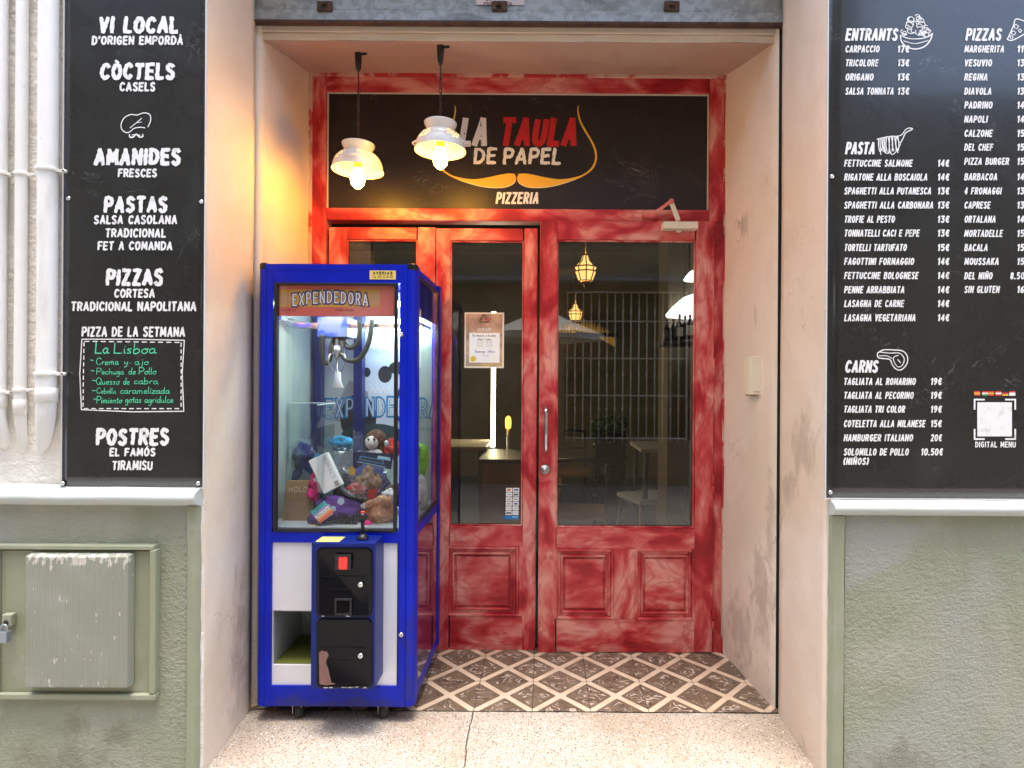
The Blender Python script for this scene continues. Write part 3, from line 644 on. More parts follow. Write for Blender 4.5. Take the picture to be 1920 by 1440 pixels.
# handle, lock, hinges, closer
c0 = P(1024,757,ZD-.016); c1 = P(1024,852,ZD-.016); g = MB()
g.tube([(c0.x,ZD-.016,c0.z-.02),(c0.x,ZD-.052,c0.z-.022),(c0.x,ZD-.060,c0.z-.04),(c0.x,ZD-.060,c1.z+.04),(c0.x,ZD-.052,c1.z+.022),(c0.x,ZD-.016,c1.z+.02)], .0095, 10)
g.build('handle', M['chrome'], D3)
for c in (c0, c1):
    g = MB(); g.prism([(c.x+.026*math.cos(R(a)), ZD-.0165, c.z+.05*math.sin(R(a))) for a in range(0,360,20)], (0,-.006,0)); g.build('handle_plate', M['redv'], D3, bevel=.002)
c = P(1022,880,ZD-.016); g = MB(); g.lathe([(.026,0),(.026,.006),(.021,.010),(.012,.011),(.011,.016),(.0,.017)], (c.x,ZD-.0165,c.z), (0,-1,0), 20); g.box((c.x-.0015,ZD-.0345,c.z-.007),(c.x+.0015,ZD-.0335,c.z+.007)); g.build('lock', M['steel'], D3)
for yy in (462, 692, 910, 1163):
    c = P(1337,yy,ZD-.016); g = MB(); g.lathe([(.0075,-.05),(.0075,-.002)], (c.x,ZD-.020,c.z), n=10); g.lathe([(.0075,.002),(.0075,.05),(.004,.056)], (c.x,ZD-.020,c.z), n=10); g.build('hinge', M['redv'], D3)
a = P(1240,419,ZD-.03); b = P(1305,433,ZD-.03); g = MB(); g.box((a.x,ZD-.075,b.z), (b.x,ZD-.017,a.z))
e = P(1273,437,ZD-.05); g.lathe([(.014,-.012),(.014,.0)], (e.x,ZD-.045,b.z), n=12); CL = g.build('door_closer', M['beige'], D3, bevel=.004)
p0 = P(1272,414,ZD-.06); p1 = P(1258,378,ZD-.06); p2 = P(1224,402,ZD-.03); g = MB()
g = MB(); g.obox((p0+p1)/2, (p1-p0)/2, (0,.004,0), (p1-p0).cross(Vector((0,1,0))).normalized()*.012); g.build('closer_arm', M['beige'], SF, bevel=.002)
g = MB(); q = p1+Vector((0,-.009,0)); p2 = p2+Vector((0,-.009,0)); g.obox((q+p2)/2, (p2-q)/2, (0,.004,0), (p2-q).cross(Vector((0,1,0))).normalized()*.008); g.lathe([(.013,0),(.013,.03)], (p1.x,p1.y-.016,p1.z), (0,1,0), 12)
g.obox((p2.x-.01,ZD-.012,p2.z-.004), (.04,0,-.004), (0,.011,0), (.002,0,.014)); g.build('closer_arm', M['redh'], SF, bevel=.002)
# fascia sign
SG = thing('fascia_sign', 'wide black pizzeria sign with golden moustache above the doors', 'sign', (0,ZD,zs0))
g = MB(); g.box((xi0+.001,ZD+.022,zs0+.002), (xi1+.003,ZD+.034,zs1-.001)); g.build('panel', M['slate_warm'], SG)
g = MB(); t = .007
for x0, z_0, x1, z_1 in ((xi0+.001,zs0+.001,xi0+.001+t,zs1-.001),(xi1+.003-t,zs0+.001,xi1+.003,zs1-.001),(xi0+.001+t,zs1-.001-t,xi1+.003-t,zs1-.001)): g.box((x0,ZD+.010,z_0), (x1,ZD+.0215,z_1))
g.build('edge_strip', mk('strip_paint', (.60,.50,.40), .5), SG, bevel=.002)
ZF = ZD+.0215
wr = pxwriter(ZF)
ln(wr, 'LA', 860, 917, 222, 273, wt=.40, m=0, shear=.16, gap=.46)
ln(wr, 'TAULA', 935, 1085, 222, 273, wt=.40, m=1, shear=.16, gap=.50)
ln(wr, 'DE', 887, 932, 278, 307, wt=.25, m=2, shear=.1, rough=.22, jit=.06); ln(wr, 'PAPEL', 942, 1054, 278, 308, wt=.25, m=2, shear=.1, rough=.22, jit=.06)
ln(wr, 'PIZZERIA', 929, 1011, 361, 382, wt=.36, m=2, shear=.15, gap=.48)
wr.build('lettering', [M['letter_bold'], M['red_print'], M['letter']], SG)
out = [(912,213),(904,240),(912,300),(945,370),(982,430),(1006,490),(1009,540),(988,590),(940,630),(880,650),(800,660),(720,650),(650,635),(590,625),(552,628),(543,655),(556,686),(605,709),(680,713),(760,703),(850,678),(930,646),(990,606),(1017,560),(1021,500),(999,440),(963,378),(926,310),(911,250)]
_h = len(out)//2
out = catmull(out[:_h+1], 5)[:-1]+[out[_h]]+catmull(out[_h:], 5)[1:]
wr = pxwriter(ZF)
for sgn in (1, -1):
    for m, sc_, dd, sh in ((1,1.0,0,0),(0,.93,.0006,-5)):
        cx, cy = 860, 640
        pts = []
        for i, (x, y) in enumerate(out):
            if m == 0 and y > 600: y = y+(-5 if y > 665 else 0)
            px = 540+sgn*(x-540); pts.append((800+px/3.2, -(130+y/3.2)))
        n = len(pts)
        pts = pts if n % 2 == 0 else pts+[pts[-1]]; n = len(pts)
        # strip between the outer and the inner edge
        half = [(pts[i], pts[n-1-i]) for i in range(n//2)]
        for (a, b), (c_, d_) in zip(half, half[1:]):
            wr.mb.add([wr.pt(*a, dd), wr.pt(*b, dd), wr.pt(*d_, dd), wr.pt(*c_, dd)], [(0,1,2,3)], m)
wr.build('moustache', [M['gold_print'], M['cream_print']], SG)

# opening-hours poster and card stickers behind the middle pane
dp = ZD+.028
PO = thing('hours_poster', 'opening hours poster with brownish picture taped inside the middle pane', 'poster', P(908,690,dp))
g = MB(); pl_box(g, 871, 586, 945, 690, dp-.0012, dp, 0, dp); g.build('sheet', mk('poster_paper', (.80,.72,.62), .5), PO)
g = MB(); pl_box(g, 874, 589, 942, 687, dp-.0018, dp-.0013, 0, dp)
g.build('picture', mk('poster_picture', (.40,.27,.19), .5, layers=[(9,3,(.60,.40,.30),.4,.6),(14,2,(.16,.10,.07),.6,.72,(1.6,1,.7)),(7,2,(.55,.38,.16),.58,.7)]), PO)
g = MB(); pl_box(g, 880, 624, 937, 680, dp-.0026, dp-.002, 0, dp); ns = g.build('notice', mk('notice_paper', (.86,.86,.88), .5), PO)
g = MB(); c = P(887.5,673,dp); g.lathe([(.0155,0),(.0155,.0006)], (c.x,dp-.0028,c.z), (0,-1,0), 20, smooth=False); g.build('seal', mk('yellow_seal', (.68,.55,.06), .5), PO)
wr = pxwriter(dp-.0028, .0004)
for t, a, b, y0, y1, m in (('De dimarts a dissabte',886,930,626.5,631,0),('dinar i sopar',896,921,633,638,0),('13.00',894,906,640,644,1),('15.30',911,923,640,644,1),('20.00',894,906,646,650,1),('22.30',911,923,646,650,1),('Diumenge i dilluns',891,928,656,661,2),('tancat',904,916,664,668,1)):
    for ch in 'DTq': pass
    ln(wr, t, a, b, y0, y1, wt=.15 if m != 1 else .12, m=m)
for k, (t, a, b, y0, y1, m) in enumerate((('LA',897,903,595,601,0),('TAULA',905,921,595,601,3),('DE PAPEL',899,918,602,605.5,0),('HORARI',895,921,615,622,4))): ln(wr, t, a, b, y0, y1, wt=.2, m=m, shear=.1)
wr.build('lettering', [M['ink'], mk('grey_print', (.45,.45,.47), .5), mk('indigo_print', (.09,.06,.30), .5), M['red_print'], M['letter']], PO)
ST = thing('card_stickers', 'sheet of small white payment stickers with blue foot inside the middle pane', 'sticker sheet', P(960,972,dp))
g = MB(); pl_box(g, 946.5, 914, 973.5, 972, dp-.001, dp, 0, dp); g.build('backing', M['ink'], ST)
wr = pxwriter(dp-.0012, .0004)
marks = [(2,3),(4,4),(5,5),(1,1),(1,6),(1,6),(6,1),(4,4),(6,6),(6,6),(1,1),(6,6)]
for i in range(12):
    r, cl = divmod(i, 2); x = 949-r*.25+cl*12.9; y = 914.8+r*8.65
    wr.fill([(x,-y),(x,-y-7.6),(x+11.6,-y-7.6),(x+11.6,-y)], 0, 0)
    if r == 0 and cl == 0:
        for dx, m in ((4.3,2),(7.2,3)): wr.fill([(x+dx+2.1*math.cos(R(a)), -y-3.8+2.1*math.sin(R(a))) for a in range(0,360,30)], m, .0002+.0001*m)
    else:
        m1, m2 = marks[i]; q = 1.2+(i*37%5)*.3
        wr.fill([(x+q,-y-2.2),(x+q,-y-5.4),(x+11.6-q,-y-5.4),(x+11.6-q,-y-2.2)] if i in (1,3,6,7,10) else [(x+2.2,-y-3.2),(x+2.2,-y-4.6),(x+9.4,-y-4.6),(x+9.4,-y-3.2)], m1, .0003)
wr.fill([(945.5,-967),(945.5,-973.5),(972,-973.5),(972,-967)], 7, .0001); wr.fill([(960,-967.6),(960,-971),(971.4,-971),(971.4,-967.6)], 8, .0004)
wr.build('payment_marks', [M['letter'], mk('grey_mark', (.08,.08,.09), .5), mk('red_mark', (.6,.03,.02), .5), mk('orange_mark', (.75,.28,.03), .5), mk('blue_mark', (.05,.08,.35), .5), mk('green_mark', (.05,.35,.25), .5), mk('pale_mark', (.4,.42,.45), .5), mk('cyan_band', (.01,.18,.55), .5), mk('pale_blue_band', (.15,.5,.75), .5)], ST)

# ---------------------------------------------------------------- menu boards
def board(name, label, x0, y0, x1, y1, Z):
    T = thing(name, label, 'menu board', P((x0+x1)/2, y1, Z))
    a = P((x0+x1)/2, y0, Z); b = P((x0+x1)/2, y1, Z); l = P(x0, (y0+y1)/2, Z).x; r = P(x1, (y0+y1)/2, Z).x
    g = MB()
    g.grid(lambda u, v: Vector((l+(r-l)*u, Z+.0010*mnoise.noise(Vector((u*2.1, v*3.3, l))), b.z+(a.z-b.z)*v)), 24, 48)
    g.build('board', M['slate'], T, solid=.004, fix=False)
    g = MB(); t = .0045
    for p, q in (((l-t,b.z-t),(l,a.z)),((r,b.z-t),(r+t,a.z)),((l,b.z-t),(r,b.z))): g.box((p[0],Z-.004,p[1]), (q[0],Z+.004,q[1]))
    g.build('edge', mk('white_edge', (.62,.60,.58), .5), T)
    return T
def screws(T, pts, Z):
    for px, py in pts:
        c = P(px, py, Z); g = MB(); g.lathe([(.0075,0),(.0075,.002),(.005,.0045),(.0022,.0046),(.002,.003),(0,.003)], (c.x,Z-.004,c.z), (0,-1,0), 14)
        g.build('screw', M['chrome'], T)
ZB = ZW-.012
LB = board('menu_board', 'narrow black menu board beside white pipes, with green handwritten weekly pizza', 120, -60, 384, 913, ZB)
screws(LB, ((130,373),(379,379),(119.5,906),(373,906)), ZB)
wr = pxwriter(ZB-.0026)
BR = dict(wt=.37, rough=.24, jit=.07, shear=.07, gap=.43); SM = dict(wt=.32, rough=.18, jit=.06, shear=.06, gap=.40)
for t, a, b, y0, y1 in (('VI LOCAL',184,336,32,62),('CÒCTELS',187,329,119,149),('AMANIDES',176,340,279,309),('PASTAS',194,315,369,398),('PIZZAS',198,307,505,535),('POSTRES',179,318,804,834)): ln(wr, t, a, b, y0, y1, **BR)
for t, a, b, y0, y1 in (("D'ORIGEN EMPORDÀ",172,344,68,84),('CASELS',224,292,155,171),('FRESCES',221,295,317,332),('SALSA CASOLANA',176,333,404,420),('TRADICIONAL',197,312,429,445),('FET A COMANDA',183,324,453,469),
    ('CORTESA',214,291,542,558),('TRADICIONAL NAPOLITANA',133,369,566,583),('PIZZA DE LA SETMANA',153,348,613,631),('EL FAMÓS',205,292,840,855),('TIRAMISU',210,287,864,881)): ln(wr, t, a, b, y0, y1, **SM)
# cook's hat with moustache
K = lambda pts: [(228+x/1440*480*.0+x, -y) for x, y in pts]
def sk(pts, hw, m=0, smooth=True, **k): wr.ribbon(catmull([(x,-y) for x, y in pts], 4) if smooth else [(x,-y) for x, y in pts], hw, m, **k)
sk([(278,238),(283,226),(281,215),(270,212),(257,216),(246,215),(234,221),(228,232),(229,243),(238,249),(246,246),(252,241),(263,239),(272,240)], .9)
sk([(244,240),(254,232),(266,222)], .7); sk([(258,230),(266,229)], .6)
sk([(243,252),(244,257),(250,257),(256,252),(262,257),(268,256),(268,252)], 1.5, taper=.5); sk([(248,253),(255,253),(263,254)], .8)
# weekly box: double hand-drawn frame, the inner one dashed
fr = [(154,636),(250,636),(346,638),(342,700),(345,771),(248,772),(153,768),(150,700),(154,636)]
for a, b in zip(fr, fr[1:]): wr.ribbon([(a[0],-a[1]),(b[0],-b[1])], .95, 0, rough=.1)
def dash(a, b, n):
    for i in range(n):
        t0 = (i+.14)/n; t1 = (i+.70)/n
        wr.ribbon([(a[0]+(b[0]-a[0])*t0, -(a[1]+(b[1]-a[1])*t0)),(a[0]+(b[0]-a[0])*t1, -(a[1]+(b[1]-a[1])*t1))], .95, 0, rough=.12)
dash((157,640),(341,642),12); dash((340,641),(340,766),10); dash((156,766),(340,766),13); dash((158,640),(156,766),10)
wr.build('lettering', [M['letter']], LB)
wr = pxwriter(ZB-.0026)
HW = dict(wt=.095, gap=.12, jit=.05, shear=.08)
for t, a, b, y0, y1 in (('La',178,205,641,663),('Lisboa',213,294,643,663),('Crema',180,223,671,684),('y',232,242,671,684),('ajo',252,280,671,684),('Pechuga',181,233,690,702),('de',241,256,689,702),('Pollo',260,294,689,702),('Quesso',180,225,708,721),
    ('de',231,244,708,721),('cabra',251,297,707,720),('Cebolla',181,218,727,738),('caramelizada',225,319,725,738),('Pimiento',181,230,743,756),('gotas',235,266,742,755),('agridulce',271,326,742,755)): ln(wr, t, a, b, y0, y1, **HW)
for x, y in ((170,675),(171,695),(174,713),(173,732),(176,748)): wr.ribbon([(x,-y),(x+6,-y-.5)], .7)
wr.build('handwriting', [M['green_ink']], LB)

RB = board('menu_board', 'wide black price list board with sketched dishes, fixed over the ledge', 1551, -60, 2150, 935, ZB)
screws(RB, ((1559,332),(1556,923)), ZB)
wr = pxwriter(ZB-.0026)
HD = dict(wt=.36, shear=.17, gap=.46); IT = dict(wt=.36, shear=.16, gap=.48)
for t, a, b, y0, y1 in (('ENTRANTS',1584,1684,54,76),('PASTA',1584,1641,267,289),('PIZZAS',1809,1878,54,76),('CARNS',1583,1647,676,698)): ln(wr, t, a, b, y0, y1, **HD)
def row(t, x0, x1, yc, price=None, px=None): 
    ln(wr, t, x0, x1+2, yc-6.2, yc+6.4, **IT)
    if price: ln(wr, price, px[0], px[1]+2, yc-6.2, yc+6.4, wt=.32, shear=.12, gap=.44)
e = (1682,1703)
for t, x1, y, p in (('CARPACCIO',1647,92,'17€'),('TRICOLORE',1645,118,'13€'),('ORIGANO',1636,144.5,'13€'),('SALSA TONNATA',1674,171,'13€')): row(t, 1584, x1, y, p, e)
e = (1757,1778)
for t, x1, y, p in (('FETTUCCINE SALMONE',1709,306,14),('RIGATONE ALLA BOSCAIOLA',1737,332,14),('SPAGHETTI ALLA PUTANESCA',1744,358,13),('SPAGHETTI ALLA CARBONARA',1748,384.5,13),('TROFIE AL PESTO',1676,411,13),('TONNATELLI CACI E PEPE',1722,437,13),
    ('TORTELLI TARTUFATO',1698,464,15),('FAGOTTINI FORMAGGIO',1712,490,14),('FETTUCCINE BOLOGNESE',1720,516.5,14),('PENNE ARRABBIATA',1694,543,14),('LASAGNA DE CARNE',1693,569,14),('LASAGNA VEGETARIANA',1715,595.5,14)): row(t, 1582, x1, y, '%d€' % p, e)
e = (1906,1927)
for t, x1, y, p in (('MARGHERITA',1881,92,'11€'),('VESUVIO',1858,118,'13€'),('REGINA',1850,144.5,'13€'),('DIAVOLA',1857,171,'13€'),('PADRINO',1859,197,'14€'),('NAPOLI',1850,223.5,'14€'),('CALZONE',1859,250,'15€'),('DEL CHEF',1860,276,'15€'),('PIZZA BURGER',1890,302.5,'15€'),
    ('BARBACOA',1868,331.5,'14€'),('4 FROMAGGI',1876,358,'13€'),('CAPRESE',1855,384.5,'13€'),('ORTALANA',1865,411,'14€'),('MORTADELLE',1878,437.5,'15€'),('BACALA',1850,464,'15€'),('MOUSSAKA',1871,490,'15€'),('DEL NIÑO',1859,517,'8.50€'),('SIN GLUTEN',1872,542.5,'16€')):
    row(t, 1807, x1, y, p, e if p != '8.50€' else (1893,1927))
e = (1744,1764)
for t, x1, y, p in (('TAGLIATA AL ROMARINO',1715,715,'19€'),('TAGLIATA AL PECORINO',1711,741,'19€'),('TAGLIATA TRI COLOR',1695,767,'19€'),('COTELETTA ALLA MILANESE',1733,794,'15€'),('HAMBURGER ITALIANO',1710,820.5,'20€'),('SOLOMILLO DE POLLO',1702,847,'10.50€')):
    row(t, 1581, x1, y, p, e if p != '10.50€' else (1726,1766))
row('(NIÑOS)', 1580, 1627, 864.5)
ln(wr, 'DIGITAL MENU', 1828, 1904, 828, 838.5, wt=.28, gap=.42)
# brackets round a blank card
WB = wr; wr = pxwriter(ZB-.0026); wr.rect(1832,-818,1897,-754, 0, 0)
for sx, x in ((1,1827),(-1,1903)):
    for sy, y in ((1,749),(-1,823)): wr.ribbon([(x,-(y+sy*18)),(x,-y)], 1.6, 0); wr.ribbon([(x,-y),(x+sx*18,-y)], 1.6, 0)
wr.build('blank_card', [M['letter']], RB)
# sketches: salad bowl, pasta pan, chop, pizza slice
wr = pxwriter(ZB-.0026)
sk([(1688,66),(1690,78),(1700,88),(1716,92),(1732,88),(1743,77),(1748,63)], 1.2); sk([(1688,66),(1702,72),(1720,73),(1738,70),(1748,63)], 1.0); sk([(1694,77),(1716,82),(1740,76)], .8)
random.seed(3)
for i in range(34):
    x = random.uniform(1693,1742); top = 26+abs(x-1716)*1.1; y = random.uniform(top, 66); r = random.uniform(3,7); a = random.uniform(0,6)
    sk([(x+r*math.cos(a+k), y+r*.7*math.sin(a+k*1.1)) for k in (0,1,2,3,4)], .75)
wr.build('sketch', [M['letter']], RB); wr = pxwriter(ZB-.0026)
sk([(1679,256),(1688,254),(1692,251),(1698,243),(1704,240)], .8); sk([(1688,268),(1693,259),(1698,249),(1711,242),(1704,240)], .9); sk([(1644,261),(1662,257),(1679,256),(1686,268)], .8)
for i in range(13):
    x = 1647+i*3.0; sk([(x,261-min(i,5)),(x+random.uniform(-2,3),272),(x+random.uniform(-1,4),282+random.uniform(0,7))], .9)
sk([(1650,268),(1651,290)], .8); sk([(1655,282),(1662,288),(1668,284),(1672,290),(1680,284),(1688,270)], .8)
wr.build('sketch', [M['letter']], RB); wr = pxwriter(ZB-.0026)
sk([(1645,662),(1656,656),(1675,656),(1692,658),(1701,668),(1700,682),(1690,693),(1680,692),(1673,684),(1668,674),(1655,672),(1646,670),(1645,662)], 1.0)
sk([(1650,660),(1668,662),(1686,662),(1695,672),(1692,684),(1684,688),(1677,680),(1675,670),(1684,666)], .8); sk([(1648,667),(1662,667),(1672,672)], .7); sk([(1683,674),(1688,680)], .9)
wr.build('sketch', [M['letter']], RB); wr = pxwriter(ZB-.0026)
sk([(1888,74),(1893,64),(1900,48),(1904,36),(1918,39),(1930,44)], 1.1); sk([(1888,74),(1896,76),(1910,70),(1930,58)], 1.1)
for x, y, r in ((1905,50,4),(1900,62,4),(1912,58,3),(1896,70,3)): sk([(x+r*math.cos(k), y+r*math.sin(k)) for k in (0,1.5,3,4.5,6.28)], .8)
wr.build('sketch', [M['letter']], RB); wr = pxwriter(ZB-.0026)
fl = [(1826,0,4,0),(1841,0,1,2),(1852,5,6,5),(1866,0,1,0),(1879,3,0,4),(1892,0,1,1)]
for x, c0_, c1_, c2_ in fl:
    for k, cc in enumerate((c0_, c1_, c2_)):
        m = {0:1,1:0,2:2,3:3,4:4,5:1,6:4}[cc]; wr.rect(x,-(736+k*2.9),x+11.5,-(733.1+k*2.9)+.0, m, 0)
WB.build('lettering', [M['letter']], RB)
wr.build('flag_strip', [M['letter'], mk('flag_red', (.62,.04,.03), .5), mk('flag_green', (.05,.3,.1), .5), M['ink'], mk('flag_yellow', (.8,.5,.05), .5)], RB)

# ---------------------------------------------------------------- pipes on the stucco wall
PM = M['pipe']
def pipe(label, px, wpx, yend, lean, clamps, collars):
    r = wpx/2*ZW/F; T = thing('cable_pipe', label, 'pipe', P(px, yend, ZW), 'white cable pipes down the wall')
    yc = ZW-r-.006; g = MB(); path = []; rs = []
    ztop = 4.0; zb = P(px, yend, ZW).z; x = P(px, 400, ZW).x
    bend = .20 if lean else .14
    for k in range(9): path.append((P(px, 400, ZW).x+.003*mnoise.noise(Vector((px, k*.8, 0))), yc, ztop+(zb+bend-ztop)*k/8)); rs.append(r)
    for k in range(1, 9):
        t = k/8; path.append((x-lean*t*t, yc+(r*1.9)*t**2.2, zb+bend*(1-t))); rs.append(r*(1-.28*t*t))
    g.tube(path, rs, 16); g.build('tube', PM, T)
    for y in collars:
        c = P(px, y, ZW); q = MB(); q.lathe([(r*1.02,-.025),(r*1.10,-.024),(r*1.10,.022),(r*1.02,.025)], (x,yc,c.z), n=18); q.build('collar', PM, T)
    for y in clamps:
        c = P(px, y, ZW); q = MB(); q.lathe([(r*1.06,-.006),(r*1.2,-.006),(r*1.2,.006),(r*1.06,.006)], (x,yc,c.z), n=18); q.obox((x+r*1.45,yc+.004,c.z-.001), (r*.5,0,0), (0,.004,0), (0,0,.005)); q.lathe([(.006,0),(.006,.012)], (x+r*1.85,yc+.012,c.z), (0,-1,0), 8)
        q.build('clamp', PM, T, bevel=.001)
    return T
pipe('thick white cable pipe at the far end of the wall, outermost of three', 11, 31, 838, .0, (332,735), (750,))
pipe('thinnest white cable pipe between two thicker ones', 51, 19, 848, .012, (331,731), (762,))
pipe('thick white cable pipe bending sideways right beside the narrow menu board', 105, 31, 848, .055, (326,701), (740,))

# ---------------------------------------------------------------- meter cabinet
U = thing('meter_cabinet', 'sage painted meter cabinet set in the green plinth, padlocked', 'utility box', P(152,1300,ZW))
ZP = ZW-.016
def ubox(g, x0, y0, x1, y1, d0, d1, m=0): pl_box(g, x0, y0, x1, y1, d0, d1, m, ZW)
g = MB()
for r in ((3,1017,300,1026),(292,1026,303,1292),(3,1292,303,1303),(3,1026,12,1292)): ubox(g, *r, ZP-.020, ZP+.02)
g.build('frame', M['sage_smooth'], U, bevel=.004)
g = MB(); ubox(g, 13, 1030, 290, 1291, ZP-.004, ZP+.01); g.build('backing', M['sage_smooth'], U)
m_, nt_, b_ = newmat('ribbed_sage'); cc = coords(nt_); wv = node(nt_, 'TexWave'); nt_.links.new(cc, wv.inputs[0]); wv.inputs['Scale'].default_value = 52; wv.inputs['Distortion'].default_value = .3
colr = mixc(nt_, ramp(nt_, ntex(nt_, coords(nt_), 5, 5), .45, .7), (.285,.295,.225), (.33,.34,.28))
sz_ = node(nt_, 'SeparateXYZ'); nt_.links.new(coords(nt_), sz_.inputs[0])
edge_ = math_(nt_, 'MULTIPLY', ramp(nt_, sz_.outputs[2], P(150,1062,ZW).z, P(150,1040,ZW).z), .17)
chip = ramp(nt_, math_(nt_, 'ADD', ntex(nt_, coords(nt_, (2.6,1,1)), 24, 5), edge_), .66, .70)
colr = mixc(nt_, chip, colr, (.62,.58,.50)); sock(nt_, colr, b_.inputs['Base Color']); b_.inputs['Roughness'].default_value = .55
bumpn(nt_, b_, math_(nt_, 'MULTIPLY', wv.outputs['Fac'], .0012), 1, 1)
g = MB(); f0 = ZP-.040
a0 = P(47,1042,f0); a1 = P(238,1290,f0); a2 = P(254,1288,ZW); zt_, zb_ = P(150,1040,f0).z, P(150,1292,f0).z
g.add([(a0.x,f0,zb_+.003),(a1.x,f0,zb_+.003),(a1.x,f0,zt_-.006),(a0.x,f0,zt_-.006),(a0.x-.004,ZP-.004,zb_-.002),(a2.x+.012,ZP-.004,zb_-.002),(a2.x+.012,ZP-.004,zt_),(a0.x-.004,ZP-.004,zt_)],
    [(0,1,2,3),(4,7,6,5),(0,4,5,1),(1,5,6,2),(2,6,7,3),(3,7,4,0)])
dr = g.build('door', [m_], U, bevel=.005, seg=3)
a = P(32,1155,ZW); g = MB(); g.box((a.x-.017,ZP-.026,a.z-.022), (a.x+.017,ZP-.004,a.z+.022)); g.build('latch', M['sage_smooth'], U, bevel=.004)
g = MB(); g.lathe([(.009,0),(.009,.001)], (a.x,ZP-.0275,a.z-.006), (0,-1,0), 14, smooth=False); g.build('keyhole', M['ink'], U)
a = P(9,1193,ZP-.038); g = MB(); g.box((a.x-.020,ZP-.048,a.z-.020), (a.x+.014,ZP-.028,a.z+.018)); g.tube([(a.x-.014,ZP-.038,a.z+.016)]+[(a.x-.003+.011*math.cos(R(t)),ZP-.038,a.z+.028+.012*math.sin(R(t))) for t in range(180,-1,-30)]+[(a.x+.008,ZP-.038,a.z+.016)], .0035, 8)
g.build('padlock', mk('galvanised_lock', (.32,.36,.40), .4, .7), U, bevel=.003)

# ---------------------------------------------------------------- box on the jamb
AB = thing('alarm_box', 'small cream plastic box screwed to the plaster jamb', 'box', (.99,2.71,1.35))
g = MB(); za, zb2 = P(1415,668,2.68).z, P(1415,740,2.68).z
g.prism([(.988,2.665,zb2),(.946,2.672,zb2),(.936,2.70,zb2),(.936,2.745,zb2),(.944,2.775,zb2),(.984,2.785,zb2)], (0,0,za-zb2)); g.build('cover', M['beige'], AB, bevel=.004)
g = MB(); g.box((.953,2.6655,zb2+.012), (.985,2.6665,zb2+.0145)); g.box((.948,2.69,zb2-.006),(.98,2.76,zb2-.0005)); g.build('seam', mk('seam_brown', (.25,.2,.14), .7), AB)  # dark brown seam line and strip below the cover

